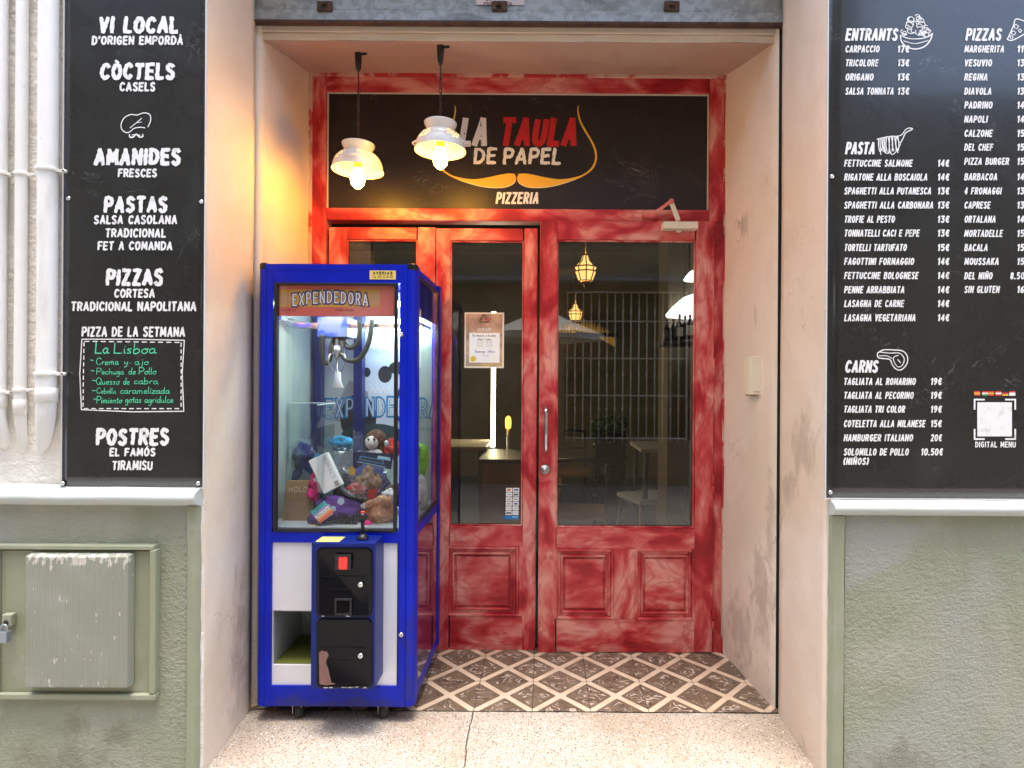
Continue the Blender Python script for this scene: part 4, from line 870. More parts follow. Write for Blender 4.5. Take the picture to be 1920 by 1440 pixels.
# ---------------------------------------------------------------- colander lamps
mb_, ntb, bb = newmat('lit_bulb'); bb.inputs['Base Color'].default_value = (1,.8,.5,1); bb.inputs['Emission Color'].default_value = (1,.47,.04,1); bb.inputs['Emission Strength'].default_value = 40
def lamp(label, px, Z, ytop, yfoot, yrim, tilt, wpx):
    s = Z/F; top = P(px, ytop, Z); foot = P(px, yfoot, Z); r = wpx/2*s; H = (yrim-yfoot)*s*.98
    T = thing('colander_lamp', label, 'lamp', top, 'colander lamps hanging in the doorway')
    ax = Vector((tilt[0], tilt[1], 1)).normalized()         # lamp axis, up
    base = Vector((foot.x, Z, foot.z))                        # middle of the foot ring's top
    prof = [(r*.65,.0),(r*.64,-H*.05),(r*.58,-H*.15),(r*.49,-H*.26),(r*.475,-H*.31)]
    n0 = len(prof)-1
    for k in range(1, 27):
        t = k/26; prof.append((r*(.475+.525*math.sin(math.pi/2*t)**1.05), -H*(.31+.69*(1-math.cos(math.pi/2*t*.95)))) )
    prof.append((r*1.035, prof[-1][1]-.001))
    N = 72
    def skip(i, k):
        j = i-n0
        if not (5 <= j <= 20): return False
        q = k % 18
        if (k//18) % 2 == 0: return 3 <= q <= 14 and (q+(j//2) % 2) % 2 == 1 and j % 2 == 0 and ((q-8.5)/6)**2+((j-12)/8)**2 < 1
        return 4 <= q <= 13 and j % 2 == 0 and (q+(j//2) % 2) % 2 == 1 and ((q-8.5)/4.6)**2+((j-12)/7)**2 < 1
    g = MB(); g.lathe(prof, base, ax, N, caps=False, skip=skip); g.build('shade', M['enamel'], T, solid=.0014, fix=False)
    qm = ax.to_track_quat('Z','Y').to_matrix()
    for sg in (1,-1):
        g = MB()
        c = base+ax*(-H*.70); pts = [c+qm@Vector((r*.88*math.cos(R(a))*(1+.18*math.sin(R((a-60)*3))*0), r*.88*math.sin(R(a)), 0)) for a in range(0,1)]
        pts = [c+qm@Vector((sg*(r*.86+.028*math.sin(math.pi*t)), r*(-.32+.64*t), 0)) for t in [i/8 for i in range(9)]]
        g.tube(pts, .0045, 8); g.build('side_handle', M['enamel'], T)
    g = MB(); c = base+ax*(-H*.42); g.lathe([(.018,.0),(.018,-.05),(.014,-.06)], c, ax, 16); g.build('socket', mk('brass_socket', (.45,.25,.06), .35, .8), T)
    g = MB(); L_ = (.155 if wpx else .1); b0 = base+ax*(-H*.42-.046)
    g.lathe([(.012,0),(.016,-.012),(.029,-.042),(.033,-.062),(.029,-.084),(.016,-.100),(.004,-.106)], b0, ax, 20); g.build('bulb', mb_, T)
    # flex from the ceiling, then chain
    zt_ = top.z; zc = base.z+(zt_-base.z)*.52
    g = MB(); g.lathe([(.004,-.085),(.012,-.07),(.016,-.03),(.017,.0),(.014,.006)], (top.x,Z,zt_), n=12); g.obox((top.x+.022,Z,zt_-.003), (.018,0,.002), (0,.004,0), (0,0,.004)); g.build('ceiling_hook', M['black'], T)
    g = MB(); g.tube([(top.x,Z,zt_-.08),(top.x+.002,Z,zt_-.15),(top.x-.001,Z,zc+.02),(top.x,Z,zc)], .0032, 6); g.tube([(top.x+.006,Z,zt_-.20),(top.x+.009,Z,zc+.04),(top.x+.004,Z,zc-.1),(base.x+.004,Z,base.z)], .0014, 5)
    g.build('flex', mk('black_flex', (.03,.022,.018), .6), T)
    g = MB(); z = zc; k = 0; pit = .021
    while z > base.z-.01:
        t = (zc-z)/(zc-base.z); cx = top.x+(base.x-top.x)*t; pts = []
        for a in range(0, 361, 45):
            u = .0055*math.cos(R(a)); v = .0135*math.sin(R(a)); pts.append((cx+(u if k%2 else 0), Z+(0 if k%2 else u), z-.012+v))
        g.tube(pts, .0017, 5, caps=False); z -= pit; k += 1
    g.build('chain', M['rust'], T)
    g = MB(); g.lathe([(.006,.012),(r*.30,.004),(r*.60,-.004),(r*.60,-.007)], base, ax, 24, caps=False); g.build('foot_plate', M['enamel'], T)
    return T
lamp('lit colander lamp on the longer chain, nearer the arcade machine', 672, 2.73, 100, 271, 324, (.015,.0), 92)
lamp('lit colander lamp on the shorter chain, overlapping the sign lettering', 826, 2.63, 87, 231, 287, (.0,.0), 93)

#==================================================================== CRANE MACHINE
Y0, Y1 = 2.42, 3.045
K = thing('crane_machine', 'tall blue toy crane machine with glass top standing in the doorway', 'arcade machine', (-.86,2.73,0))
s0 = Y0/F
mxx = lambda px: P(px, 900, Y0).x
mzz = lambda py: P(625, py, Y0).z
X0, X1 = mxx(480), mxx(778); ZT, ZBm = mzz(494), mzz(1325)
wx0, wx1, wz0, wz1 = mxx(512), mxx(743), mzz(998), mzz(530)   # front window opening
lx0, lx1, lz0, lz1 = mxx(508.5), mxx(743), mzz(1287), mzz(1018) # lower panel opening
def post(g, x, y, sx, sy):
    r = .030; pts = []
    # rounded outer corner with two small flutes
    pts += [(x, y+sy*.072), (x, y+sy*.040), (x+sx*.003, y+sy*.037), (x, y+sy*.034)]
    pts += [(x+sx*r-sx*r*math.cos(R(a)), y+sy*r-sy*r*math.sin(R(a))) for a in range(0, 91, 15)]
    pts += [(x+sx*.034, y), (x+sx*.037, y+sy*.003), (x+sx*.040, y), (x+sx*.066, y), (x+sx*.066, y+sy*.012), (x+sx*.012, y+sy*.072)]
    g.prism([(a, b, ZBm) for a, b in pts], (0,0,ZT-ZBm-.003))
g = MB()
post(g, X0, Y0, 1, 1); post(g, X1, Y0, -1, 1); post(g, X0, Y1, 1, -1); post(g, X1, Y1, -1, -1)
post_i = .066
g.box((X0+post_i,Y0+.002,wz1), (X1-post_i,Y0+.03,ZT-.002)); g.box((X0+post_i,Y0+.0015,ZT-.028), (X1-post_i,Y0+.001,ZT-.024))
g.box((X0+post_i,Y0+.002,lz1), (X1-post_i,Y0+.03,wz0)); g.box((X0+post_i,Y0+.002,ZBm), (X1-post_i,Y0+.03,lz0))
g.box((X0+.012,Y0+.072,ZBm), (X1-.012,Y1-.072,ZBm+.02)); g.box((X0+.014,Y0+.03,ZT-.02), (X1-.014,Y1-.01,ZT-.001))
g.box((X0+.004,Y0+.072,ZBm+.02), (X0+.012,Y1-.072,ZT-.022)); g.box((X0+.066,Y1-.012,ZBm+.02), (X1-.066,Y1-.004,ZT-.022))
g.box((X1-.018,Y0+.072,ZT-.20), (X1-.014,Y1-.072,ZT-.021)); g.box((X1-.016,Y0+.072,wz0-.03), (X1-.004,Y1-.072,wz0+.012)); g.box((X1-.016,Y0+.072,ZBm), (X1-.004,Y1-.072,ZBm+.05))
g.build('cabinet', M['blue'], K, bevel=.0025)
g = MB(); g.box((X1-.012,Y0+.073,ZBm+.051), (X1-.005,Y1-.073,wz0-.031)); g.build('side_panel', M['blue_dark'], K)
for x, y in ((X0,Y0),(X1,Y0),(X0,Y1),(X1,Y1)):
    sx = 1 if x == X0 else -1; sy = 1 if y == Y0 else -1; g = MB()
    pts = [(x-.0015*sx, y+sy*.036)]+[(x-.0015*sx+sx*.031-sx*.031*math.cos(R(a)), y-.0015*sy+sy*.031-sy*.031*math.sin(R(a))) for a in range(0,91,15)]+[(x+sx*.036, y-.0015*sy),(x+sx*.036,y+sy*.036)]
    g.prism([(a,b,ZT-.026) for a, b in pts], (0,0,.029)); g.build('corner_cap', mk('gloss_black', (.008,.008,.008), .15) if 'gloss_black' not in MATS else MATS['gloss_black'], K, bevel=.006, seg=3)
# front window with rubber gasket, side window
g = MB(); t = .0125
for p, q in (((wx0,wz0),(wx0+t,wz1)),((wx1-t,wz0),(wx1,wz1)),((wx0+t,wz1-t*.8),(wx1-t,wz1)),((wx0+t,wz0),(wx1-t,wz0+t*.8))): g.box((p[0],Y0-.001,p[1]), (q[0],Y0+.022,q[1]))
GK = g.build('front_window', M['black'], K, bevel=.002)
g = MB(); g.box((wx0+.006,Y0+.010,wz0+.006), (wx1-.006,Y0+.014,wz1-.006)); g.build('glass', M['mglass'], GK)
sy0, sy1, sz0, sz1 = Y0+.074, Y1-.074, wz0+.013, ZT-.036
g = MB(); t = .014
for p, q in (((sy0,sz0),(sy0+t,sz1)),((sy1-t,sz0),(sy1,sz1)),((sy0+t,sz1-t),(sy1-t,sz1)),((sy0+t,sz0),(sy1-t,sz0+t))): g.box((X1-.020,p[0],p[1]), (X1-.003,q[0],q[1]))
GS = g.build('side_window', M['black'], K, bevel=.002)
g = MB(); g.box((X1-.010,sy0+.004,sz0+.004), (X1-.006,sy1-.004,sz1-.004)); g.build('glass', M['mglass'], GS)
# banner behind the top of the front glass
bz1, bz0 = mzz(534), mzz(592)
g = MB(); g.box((wx0+.005,Y0+.020,bz0), (wx1-.005,Y0+.023,bz1)); BN = g.build('banner', mk('red_banner', (.70,.13,.11), .45, layers=[(4,3,(.75,.22,.18),.45,.65)]), K)
wr = Writer(P(0,0,Y0+.0195), P(1,0,Y0)-P(0,0,Y0), -(P(0,1,Y0)-P(0,0,Y0)), (0,-1,0))
wr.rect(527,-580,717,-547, 0, 0)
for cx in (541, 708): wr.fill([(cx+11*math.cos(R(a)), -565+13*math.sin(R(a))) for a in range(0,360,24)], 4, .0004)
wr.k = 0
ln(wr, 'EXPENDEDORA', 550, 699, 554, 581, wt=.36, m=1, gap=.34, jit=.04, arc=.22)
random.seed(11); wr.k = 0; base_o = wr.o.copy(); wr.o = wr.o+Vector((0,-.0016,0))
ln(wr, 'EXPENDEDORA', 553, 696, 556.5, 578.5, wt=.19, m=2, gap=.50, jit=.04, arc=.26); wr.o = base_o
ln(wr, 'CHUPA PELUCHE', 532, 560, 584, 588, wt=.15, m=3); ln(wr, 'PREMIO SEGURO', 634, 668, 584, 588, wt=.15, m=3)
wr.build('lettering', [mk('mustard_print', (.68,.36,.06), .5), mk('purple_outline', (.06,.04,.14), .5), mk('pale_lilac', (.86,.85,.92), .5), mk('dull_red_ink', (.22,.03,.02), .5), mk('brownish_patch', (.58,.32,.16), .5)], BN)
# maintenance sticker and locks
g = MB(); a = P(693,507,Y0); b = P(742,524,Y0); g.box((a.x,Y0+.0005,b.z), (b.x,Y0+.0017,a.z)); SK = g.build('sticker', M['yellow'], K)
wr = Writer(P(0,0,Y0+.0003), P(1,0,Y0)-P(0,0,Y0), -(P(0,1,Y0)-P(0,0,Y0)), (0,-1,0)); ln(wr, 'AVERIAS', 699, 736, 509.5, 514.5, wt=.26, gap=.5); ln(wr, 'Tel. 971 27 41 30', 699, 736, 516.5, 521.5, wt=.17, gap=.3); wr.build('lettering', [M['ink']], SK)
for py in (627, 1190):
    c = P(752,py,Y0); g = MB(); g.lathe([(.0105,0),(.0105,.003),(.008,.006),(.004,.0062),(.0035,.0045),(0,.0045)], (c.x,Y0+.001,c.z), (0,-1,0), 16); g.build('lock', M['chrome'], K)
# lower front: white laminate round the prize hatch
hx0, hx1, hz0, hz1 = mxx(511), mxx(606), mzz(1250), mzz(1147)
g = MB(); yl = Y0+.010
g.box((lx0-.004,yl,hz1), (lx1+.004,yl+.012,lz1+.004)); g.box((hx1,yl,hz0), (lx1+.004,yl+.012,hz1)); g.box((lx0-.004,yl,lz0-.004), (lx1+.004,yl+.012,hz0)); g.box((lx0-.004,yl,hz0),(hx0,yl+.012,hz1))
g.build('front_panel', M['white_lam'], K)
g = MB(); yb = Y0+.30
g.quad((hx0,yl+.012,hz0),(hx0,yb,hz0),(hx0,yb,hz1),(hx0,yl+.012,hz1)); g.quad((hx1,yl+.012,hz0),(hx1,yb,hz0),(hx1,yb,hz1+.05),(hx1,yl+.012,hz1)); g.quad((hx0,yb,hz0),(hx1,yb,hz0),(hx1,yb,hz1),(hx0,yb,hz1)); g.quad((hx0,yl+.012,hz1),(hx1,yl+.012,hz1),(hx1,yb,hz1),(hx0,yb,hz1))
g.box((hx0+.03,yl+.02,hz1-.012),(hx1,yl+.05,hz1-.004))
HT = g.build('prize_hatch', M['lam_in'], K)
g = MB(); g.box((hx0+.001,yl+.014,hz0-.012), (hx1-.001,yb-.001,hz0+.002)); g.build('hatch_floor', M['olive'], HT)
# coin box
Zc = 2.305; cx0 = P(583,1150,Zc).x; cx1 = P(703,1150,Zc).x; cz1 = P(640,1018,Zc).z; cz0 = P(640,1292,Zc).z
g = MB(); g.box((cx0,Zc,cz0), (cx1,yl-.0005,cz1)); CB = g.build('coin_box', M['navy'], K, bevel=.003)
cw = lambda px, py: P(px, py, Zc)
def rrect(x0, y0, x1, y1, r): 
    pts = []
    for cx, cy, a0 in ((x1-r,y0+r,-90),(x1-r,y1-r,0),(x0+r,y1-r,90),(x0+r,y0+r,180)):
        pts += [(cx+r*math.cos(R(a0+t)), cy+r*math.sin(R(a0+t))) for t in (0,22,45,67,90)]
    return pts
for (y0, y1, coin) in ((1026,1156,True),(1159,1289,False)):
    g = MB(); o1 = [cw(*p) for p in rrect(594,y0,699,y1,11)]; o2 = [cw(*p) for p in rrect(599,y0+5,694,y1-5,8)]; n = len(o1)
    g.prism([p+Vector((0,-.004,0)) for p in o1], (0,.004,0))
    ring = [p+Vector((0,-.0045,0)) for p in o1]; ring2 = [p+Vector((0,-.008,0)) for p in [cw(*p) for p in rrect(596.5,y0+2.5,696.5,y1-2.5,9.5)]]; ring3 = [p+Vector((0,-.0045,0)) for p in o2]
    g.add(ring+ring2+ring3, [(i,(i+1)%n,n+(i+1)%n,n+i) for i in range(n)]+[(n+i,n+(i+1)%n,2*n+(i+1)%n,2*n+i) for i in range(n)]+[list(range(2*n,3*n))], 0, True)
    for (xa_, ya_, xb_, yb_) in ((606,y0+53,684,y0+54.6),(621,y0+77,659,y0+78.4)): a = cw(xa_,ya_); b = cw(xb_,yb_); g.box((a.x,Zc-.0075,b.z), (b.x,Zc-.004,a.z))
    CD = g.build('coin_door', [mk('black_enamel', (.004,.004,.006), .16, spec=.22) if 'black_enamel' not in MATS else MATS['black_enamel']], CB)
    c = cw(677,y0+69); g = MB(); g.lathe([(.0115,0),(.0115,.004),(.008,.009),(.004,.0092),(.0035,.007),(0,.007)], (c.x,Zc-.0045,c.z), (0,-1,0), 18); g.build('lock', M['chrome'], CB)
    # worn chips along the lower edge
    g = MB(); random.seed(y0)
    for k in range(9 if not coin else 3):
        x = random.uniform(602,690); ww = random.uniform(2,9); yy = y1-2.5+random.uniform(-1,.8); a = cw(x,yy); b = cw(x+ww,yy+random.uniform(.8,1.8)); g.box((a.x,Zc-.0088,b.z), (b.x,Zc-.0079,a.z))
    g.build('worn_edge', M['bare'], CB)
    if coin:
        a = cw(630,1038); b = cw(660,1067); g = MB(); g.box((a.x,Zc-.012,b.z), (b.x,Zc-.0046,a.z)); g.build('coin_bezel', M['black'], CB, bevel=.002)
        a = cw(638,1043); b = cw(653,1065); g = MB(); g.box((a.x,Zc-.017,b.z), (b.x,Zc-.0122,a.z)); g.build('coin_button', mk('lit_red_button', (.5,.01,.01), .25, emit=((1,.02,.015),.45), layers=[(30,2,(.8,.08,.05),.5,.7)]), CB, bevel=.002)
        a = cw(629,1120); b = cw(661,1152); g = MB()
        g.box((a.x,Zc-.013,a.z-.008),(b.x,Zc-.0046,a.z)); g.box((a.x,Zc-.012,b.z),(a.x+.008,Zc-.0046,a.z-.008)); g.box((b.x-.008,Zc-.012,b.z),(b.x,Zc-.0046,a.z-.008)); g.box((a.x+.008,Zc-.011,b.z),(b.x-.008,Zc-.0046,b.z+.008)); g.build('coin_return', M['black'], CB, bevel=.002)
    else:
        pts = [(599,1223),(604,1219),(614,1221),(617,1228),(613,1236),(612,1242),(616,1252),(619,1266),(622,1279),(630,1281),(612,1284),(600,1281)]
        g = MB(); g.prism([cw(*p)+Vector((0,-.0050,0)) for p in pts], (0,.0012,0)); g.build('bare_patch', mk('bare_primer', (.20,.10,.085), .7, layers=[(30,3,(.24,.13,.11),.4,.6)]), CB)
# things on the coin box
a = P(597,1014,Zc); g = MB(); g.box((cx0+.012,Zc+.012,cz1+.0004), (cx0+.105,Zc+.085,cz1+.0016)); g.build('instruction_sticker', mk('lemon_sticker', (.76,.68,.18), .5), CB)
jx = P(679,1000,2.355).x; g = MB(); jz = cz1+.0003
g.lathe([(.024,0),(.024,.006),(.016,.016),(.010,.022)], (jx,2.362,jz), n=20); g.lathe([(.0075,.02),(.0075,.075)], (jx,2.362,jz), n=12); JS = g.build('joystick', M['black'], K)
g = MB(); g.lathe([(.009,.074),(.016,.078),(.017,.095),(.013,.104),(.004,.107)], (jx,2.362,jz), n=18); g.build('knob', M['black'], JS)
g = MB(); g.lathe([(.011,.1055),(.009,.112),(.0,.113)], (jx,2.362,jz), n=16); g.build('button', mk('red_button', (.5,.03,.02), .4), JS)
# casters
for x, y in ((mxx(554),2.465),(mxx(716),2.465),(mxx(554),2.98),(mxx(716),2.98)):
    g = MB(); g.box((x-.028,y-.028,ZBm-.005), (x+.028,y+.028,ZBm-.0005)); g.box((x-.019,y-.018,ZBm-.045), (x-.016,y+.018,ZBm-.005)); g.box((x+.016,y-.018,ZBm-.045), (x+.019,y+.018,ZBm-.005)); CA = g.build('caster', M['steel'], K)
    g = MB(); g.lathe([(.026,-.016),(.032,-.013),(.032,.013),(.026,.016)], (x,y+.004,.0325), Vector((1,.45,0)), 20); g.build('wheel', M['rubber'], CA)
# inside: bed, back and side panels, pillars, lights, gantry, claw
bedz = wz0+.012
g = MB(); g.box((X0+.013,Y0+.032,bedz-.02), (X1-.021,Y1-.03,bedz)); g.build('toy_bed', M['lam_in'], K)
mb2, nt2, b2 = newmat('back_print')
cc = coords(nt2); pale = mixc(nt2, ramp(nt2, ntex(nt2, cc, 3, 3), .4, .65), (.52,.60,.55), (.62,.68,.66))
vo = node(nt2, 'TexVoronoi'); nt2.links.new(cc, vo.inputs[0]); vo.inputs['Scale'].default_value = 11
sp = node(nt2, 'SeparateColor'); nt2.links.new(vo.outputs['Color'], sp.inputs[0])
dots = math_(nt2, 'MULTIPLY', math_(nt2, 'SUBTRACT', 1, ramp(nt2, vo.outputs['Distance'], .16, .18)), ramp(nt2, sp.outputs[1], .6, .62))
pale = mixc(nt2, math_(nt2, 'MULTIPLY', dots, .6), pale, (.25,.45,.45)); sock(nt2, pale, b2.inputs['Base Color']); b2.inputs['Roughness'].default_value = .35
g = MB(); g.box((X0+.013,Y1-.034,bedz), (X1-.021,Y1-.028,ZT-.03)); BK = g.build('back_panel', [mb2], K)
g = MB(); g.box((X0+.0125,Y0+.08,bedz), (X0+.017,Y1-.036,ZT-.03)); g.build('inner_side', mk('inner_side_sheet', (.40,.48,.44), .35, layers=[(2.5,4,(.30,.38,.36),.45,.65,(1,1,.4))]), K)
ZK = Y1-.036
wr = Writer(P(0,0,ZK), P(1,0,ZK)-P(0,0,ZK), -(P(0,1,ZK)-P(0,0,ZK)), (0,-1,0))
# printed colour fields: pale blue sheet, dark rounded patches, lettering
wr.rect(668,-800,745,-655, 0, .0002)
for cx, cy, rx, ry, m in ((722,702,13,16,1),(745,690,16,12,1),(688,698,7,9,1),(672,785,34,46,1),(762,760,22,40,1),(700,820,62,26,5)):
    wr.fill([(cx+rx*math.cos(R(a)), -cy+ry*math.sin(R(a))) for a in range(0,360,18)], m, .0004+.0002*m)
wr.fill([(616,-790),(655,-712),(690,-735),(690,-790)], 6, .0003)
wr.o = wr.o+Vector((0,-.0024,0)); random.seed(5); wr.k = 0
ln(wr, 'EXPENDEDORA', 609, 824, 748, 786, wt=.30, m=3, gap=.34, jit=.05, arc=.12)
random.seed(5); wr.k = 0; wr.o = wr.o+Vector((0,-.0014,0))
ln(wr, 'EXPENDEDORA', 612, 821, 751, 783, wt=.13, m=4, gap=.51, jit=.05, arc=.13)
for k in range(5):
    sk_ = [(690+k*9+random.uniform(-3,3), -(655+random.uniform(-6,6))) for _ in range(1)]
for y, x0 in ((652,693),(732,694)):
    wr.ribbon(catmull([(x0+i*5, -(y+(-1)**i*5+random.uniform(-2,2))) for i in range(9)], 4), .9, 7)
wr.build('print', [mk('ice_blue_print', (.62,.70,.80), .4), mk('charcoal_print', (.025,.03,.04), .4), mk('bright_blue_print', (.06,.30,.55), .4), mk('azure_print', (.02,.24,.52), .4), mk('pale_letter', (.66,.72,.74), .4), mk('teal_print', (.03,.07,.08), .4), mk('grey_print_field', (.36,.36,.37), .4), M['letter']], BK)
g = MB(); a = P(596,700,2.94); g.box((a.x-.018,2.93,bedz), (a.x+.018,2.98,ZT-.03)); a = P(672,700,2.96); g.box((a.x-.020,2.945,bedz), (a.x+.022,3.0,ZT-.12)); g.build('inner_pillar', mk('royal_blue_post', (.004,.014,.12), .35), K)
mled, ntl, bl_ = newmat('lit_tube'); bl_.inputs['Base Color'].default_value = (.9,1,.97,1); bl_.inputs['Emission Color'].default_value = (.76,1,.86,1); bl_.inputs["Emission Strength"].default_value = 17
for (p, q) in (((X1-.10,2.50,ZT-.225),(X1-.10,2.98,ZT-.225)),((X0+.30,2.985,ZT-.215),(X1-.06,2.985,ZT-.215)),((X0+.06,2.47,ZT-.16),(X1-.06,2.47,ZT-.16))):
    g = MB(); g.tube([p,q], .010, 10); g.build('light_tube', mled, K)
g = MB(); zr = ZT-.245
for y in (2.62, 2.70): g.box((X0+.03,y,zr), (X1-.03,y+.014,zr+.018))
for x in (X0+.05, X1-.06): g.box((x,2.50,zr+.02), (x+.014,2.99,zr+.036))
g.build('gantry_rail', M['chrome'], K)
a = P(595,594,2.60); b = P(651,632,2.60); g = MB(); g.box((a.x,2.60,b.z), (b.x,2.74,a.z)); GB = g.build('gantry_box', mk('gantry_blue', (.02,.06,.30), .25, layers=[(9,3,(.12,.16,.34),.45,.6)]), K, bevel=.003)
hose = mk('ribbed_black_hose', (.02,.025,.025), .45)
def hz(pts, r, Z):
    g = MB(); g.tube([P(x,y,Z+.01*i/len(pts)) for i, (x, y) in enumerate(catmull(pts, 6))], r, 8); return g
hz([(605,628),(603,655),(606,677),(613,681),(619,672),(622,648),(628,636),(636,634),(643,643)], .011, 2.60).build('hose', hose, K)
hz([(698,600),(694,630),(686,655),(672,674),(655,676),(643,668),(641,640),(650,630)], .0115, 2.585).build('hose', hose, K)
hz([(674,602),(674,628),(668,646),(656,652),(647,645),(644,632)], .011, 2.60).build('hose', hose, K)
hz([(601,680),(603,700),(606,712)], .002, 2.60).build('wire', M['black'], K)
c = P(632,660,2.62); g = MB(); g.lathe([(.010,.075),(.010,.03),(.019,.028),(.020,.0),(.016,-.010),(.010,-.024),(.006,-.03)], c, n=18)
for k in range(3):
    a_ = R(90+120*k+20); dx, dy = math.cos(a_), math.sin(a_)
    g.tube([c+Vector((dx*q, dy*q, z)) for q, z in ((.014,-.005),(.036,-.014),(.043,-.04),(.030,-.075),(.012,-.09))], [.0045,.0045,.004,.004,.0025], 8)
g.build('claw', M['steel'], K)
a = P(633,700,2.66); g = MB(); g.lathe([(.012,.05),(.016,.0),(.028,-.03)], P(633,715,2.70), n=14); g.build('claw_bell', M['white'], K)
# acrylic chute walls
g = MB(); ct = P(560,757,2.60).z; g.box((mxx(600)-.03,Y0+.04,bedz), (mxx(600)-.026,2.66,ct)); g.box((X0+.02,2.66,bedz), (mxx(600)-.03,2.664,ct)); CH = g.build('chute_wall', M['acrylic'], K)
g = MB(); g.box((mxx(600)-.0305,Y0+.04,ct), (mxx(600)-.0255,2.664,ct+.003)); g.box((X0+.02,2.6595,ct), (mxx(600)-.031,2.6645,ct+.003)); g.build('bright_edge', M['acr_edge'], CH)

#==================================================================== TOYS IN THE MACHINE
def plush(n, c, l=.5): return mk(n, c, .9, layers=[(30,3,[x*.7 for x in c],.42,.62),(90,2,[min(1,x*1.5+.02) for x in c],.58,.7)], bumps=[(150,.004),(45,.008)])
def toy(name, label, cat, parts, loc):
    T = thing(name, label, cat, loc, 'prizes inside the crane machine')
    for pn, mb, m in parts: mb.build(pn, m, T, fix=False)
    return T
GR = 'prizes inside the crane machine'
def slab(name, label, cat, q, Z0, zs, th, m, bevel=.003):
    """box-like prize from four photo corners with their own depths"""
    T = thing(name, label, cat, P(sum(x for x,_ in q)/4, max(y for _,y in q), Z0), GR)
    pts = [P(x, y, Z0+d) for (x, y), d in zip(q, zs)]
    nrm = (pts[1]-pts[0]).cross(pts[3]-pts[0]).normalized()
    if nrm.y < 0: nrm = -nrm
    g = MB(); g.prism(pts, nrm*th); b = g.build('carton', m, T, bevel=bevel)
    u = (pts[1]-pts[0]); v = (pts[0]-pts[3]); wr = Writer(pts[3]-nrm*.0008, u, v, -nrm)
    return T, b, wr
T, b, wr = slab('prize_box', 'white prize box with grey lettering tilted over the purple plush', 'box', [(578,864),(613,848),(642,908),(607,927)], 2.535, (0,.01,.0,-.01), .035, mk('white_card', (.80,.80,.78), .5, bumps=[(12,.002)]))
wr2 = Writer(wr.o+wr.u*1.0+wr.v*1.0, -wr.v, wr.u, wr.n); wr2.write('MORALS', .06, .72, -.30, -.10, wt=.16, gap=.3)
for k in range(4): wr2.rect(.80, -.30+k*.055, .95, -.27+k*.055, 1, .0004)
wr2.build('lettering', [mk('grey_blue_ink', (.40,.46,.52), .5), M['ink']], T)
T, b, wr = slab('cardboard_box', 'plain brown cardboard box with pale lettering behind the chute wall', 'box', [(536,901),(590,901),(585,991),(527,991)], 2.56, (.03,.03,0,0), .06, M['brown_board'])
wr.write('HOLDE', .13, .95, .76, .87, wt=.2); wr.build('lettering', [mk('pale_card_ink', (.55,.42,.28), .6)], T)
T, b, wr = slab('prize_card', 'small card with teal and orange stripes lying on the purple plush', 'card', [(582,960),(608,939),(624,963),(600,981)], 2.475, (.0,.01,.0,-.01), .003, mk('card_white', (.78,.78,.76), .5), bevel=0)
wr.rect(0,.72,1,1,0); wr.rect(0,.58,1,.72,1); wr.rect(0,.16,1,.34,2); wr.rect(0,0,1,.16,3); wr.write('Close to me', .15, .9, .40, .54, wt=.16, m=4); wr.build('printed_bands', [mk('teal_band', (.03,.33,.32), .5), mk('lilac_band', (.35,.25,.5), .5), mk('orange_band', (.75,.30,.12), .5), mk('coral_band', (.72,.10,.06), .5), M['ink']], T)
def at(px, py, Z): return P(px, py, Z)
pu = plush('purple_fur', (.10,.03,.20)); pk = plush('hot_pink_fur', (.72,.02,.20)); pe = plush('peach_fur', (.72,.36,.19)); gn = plush('lime_fur', (.30,.66,.06)); br = plush('brown_fur', (.11,.045,.022)); wf = plush('white_fur', (.74,.72,.68)); nv = plush('navy_fur', (.02,.035,.16)); gy = plush('grey_fur', (.16,.16,.18)); yl_ = plush('yellow_fur', (.72,.66,.16)); cy_ = plush('cyan_fur', (.04,.30,.52)); rd = plush('red_fur', (.42,.02,.02)); bk = plush('black_fur', (.018,.018,.02))
silver = mk('silver_patch', (.45,.58,.72), .25, .4)
px_ = 2.50/F
# purple plush with silver patches
g = MB(); g.blob(at(625,952,2.545), (.075,.055,.052), 0, 20, .35, 1); g.blob(at(655,955,2.545), (.055,.05,.040), 0, 16, .3, 2); g.blob(at(592,975,2.525), (.036,.035,.035), 0, 16, .25, 9)
p_ = MB()
for cx, cy, r_, Z in ((613,952,7,2.482),(624,955,6,2.480),(639,940,7,2.486)): p_.prism([at(cx+r_*math.cos(R(a+20)), cy+r_*1.1*math.sin(R(a+20)), Z) for a in range(0,360,72)], (0,.006,0))
toy('plush_toy', 'purple plush toy with silvery patches at the bottom of the heap', 'plush toy', (('body',g,pu),('patch',p_,silver)), at(625,985,2.54))
g = MB(); g.blob(at(592,905,2.585), (.030,.035,.045), 0, 18, .5, 4); g.blob(at(588,925,2.575), (.028,.03,.034), 0, 16, .4, 5); q = MB(); q.blob(at(594,900,2.562), (.016,.014,.012), 0, 12, .2, 1)
toy('plush_toy', 'hot pink plush toy half hidden by the white prize box', 'plush toy', (('body',g,pk),('muzzle',q,wf)), at(590,935,2.58))
g = MB(); g.blob(at(713,962,2.56), (.062,.05,.060), 0, 20, .3, 6); g.blob(at(722,945,2.60), (.04,.04,.05), 0, 16, .2, 7); q = MB(); q.tube([at(x,y,2.53) for x, y in ((733,940),(716,938),(698,943),(683,949))], [.020,.020,.018,.014], 10); q2 = MB(); q2.blob(at(682,949,2.525), (.014,.014,.013), 0, 12, .3, 2)
q3 = MB(); q3.blob(at(688,985,2.51), (.022,.022,.020), 0, 14, .2, 3)
toy('plush_toy', 'peach plush toy with outstretched arm in the bottom corner', 'plush toy', (('body',g,pe),('arm',q,pe),('paw',q2,wf),('foot',q3,pk)), at(713,990,2.56))
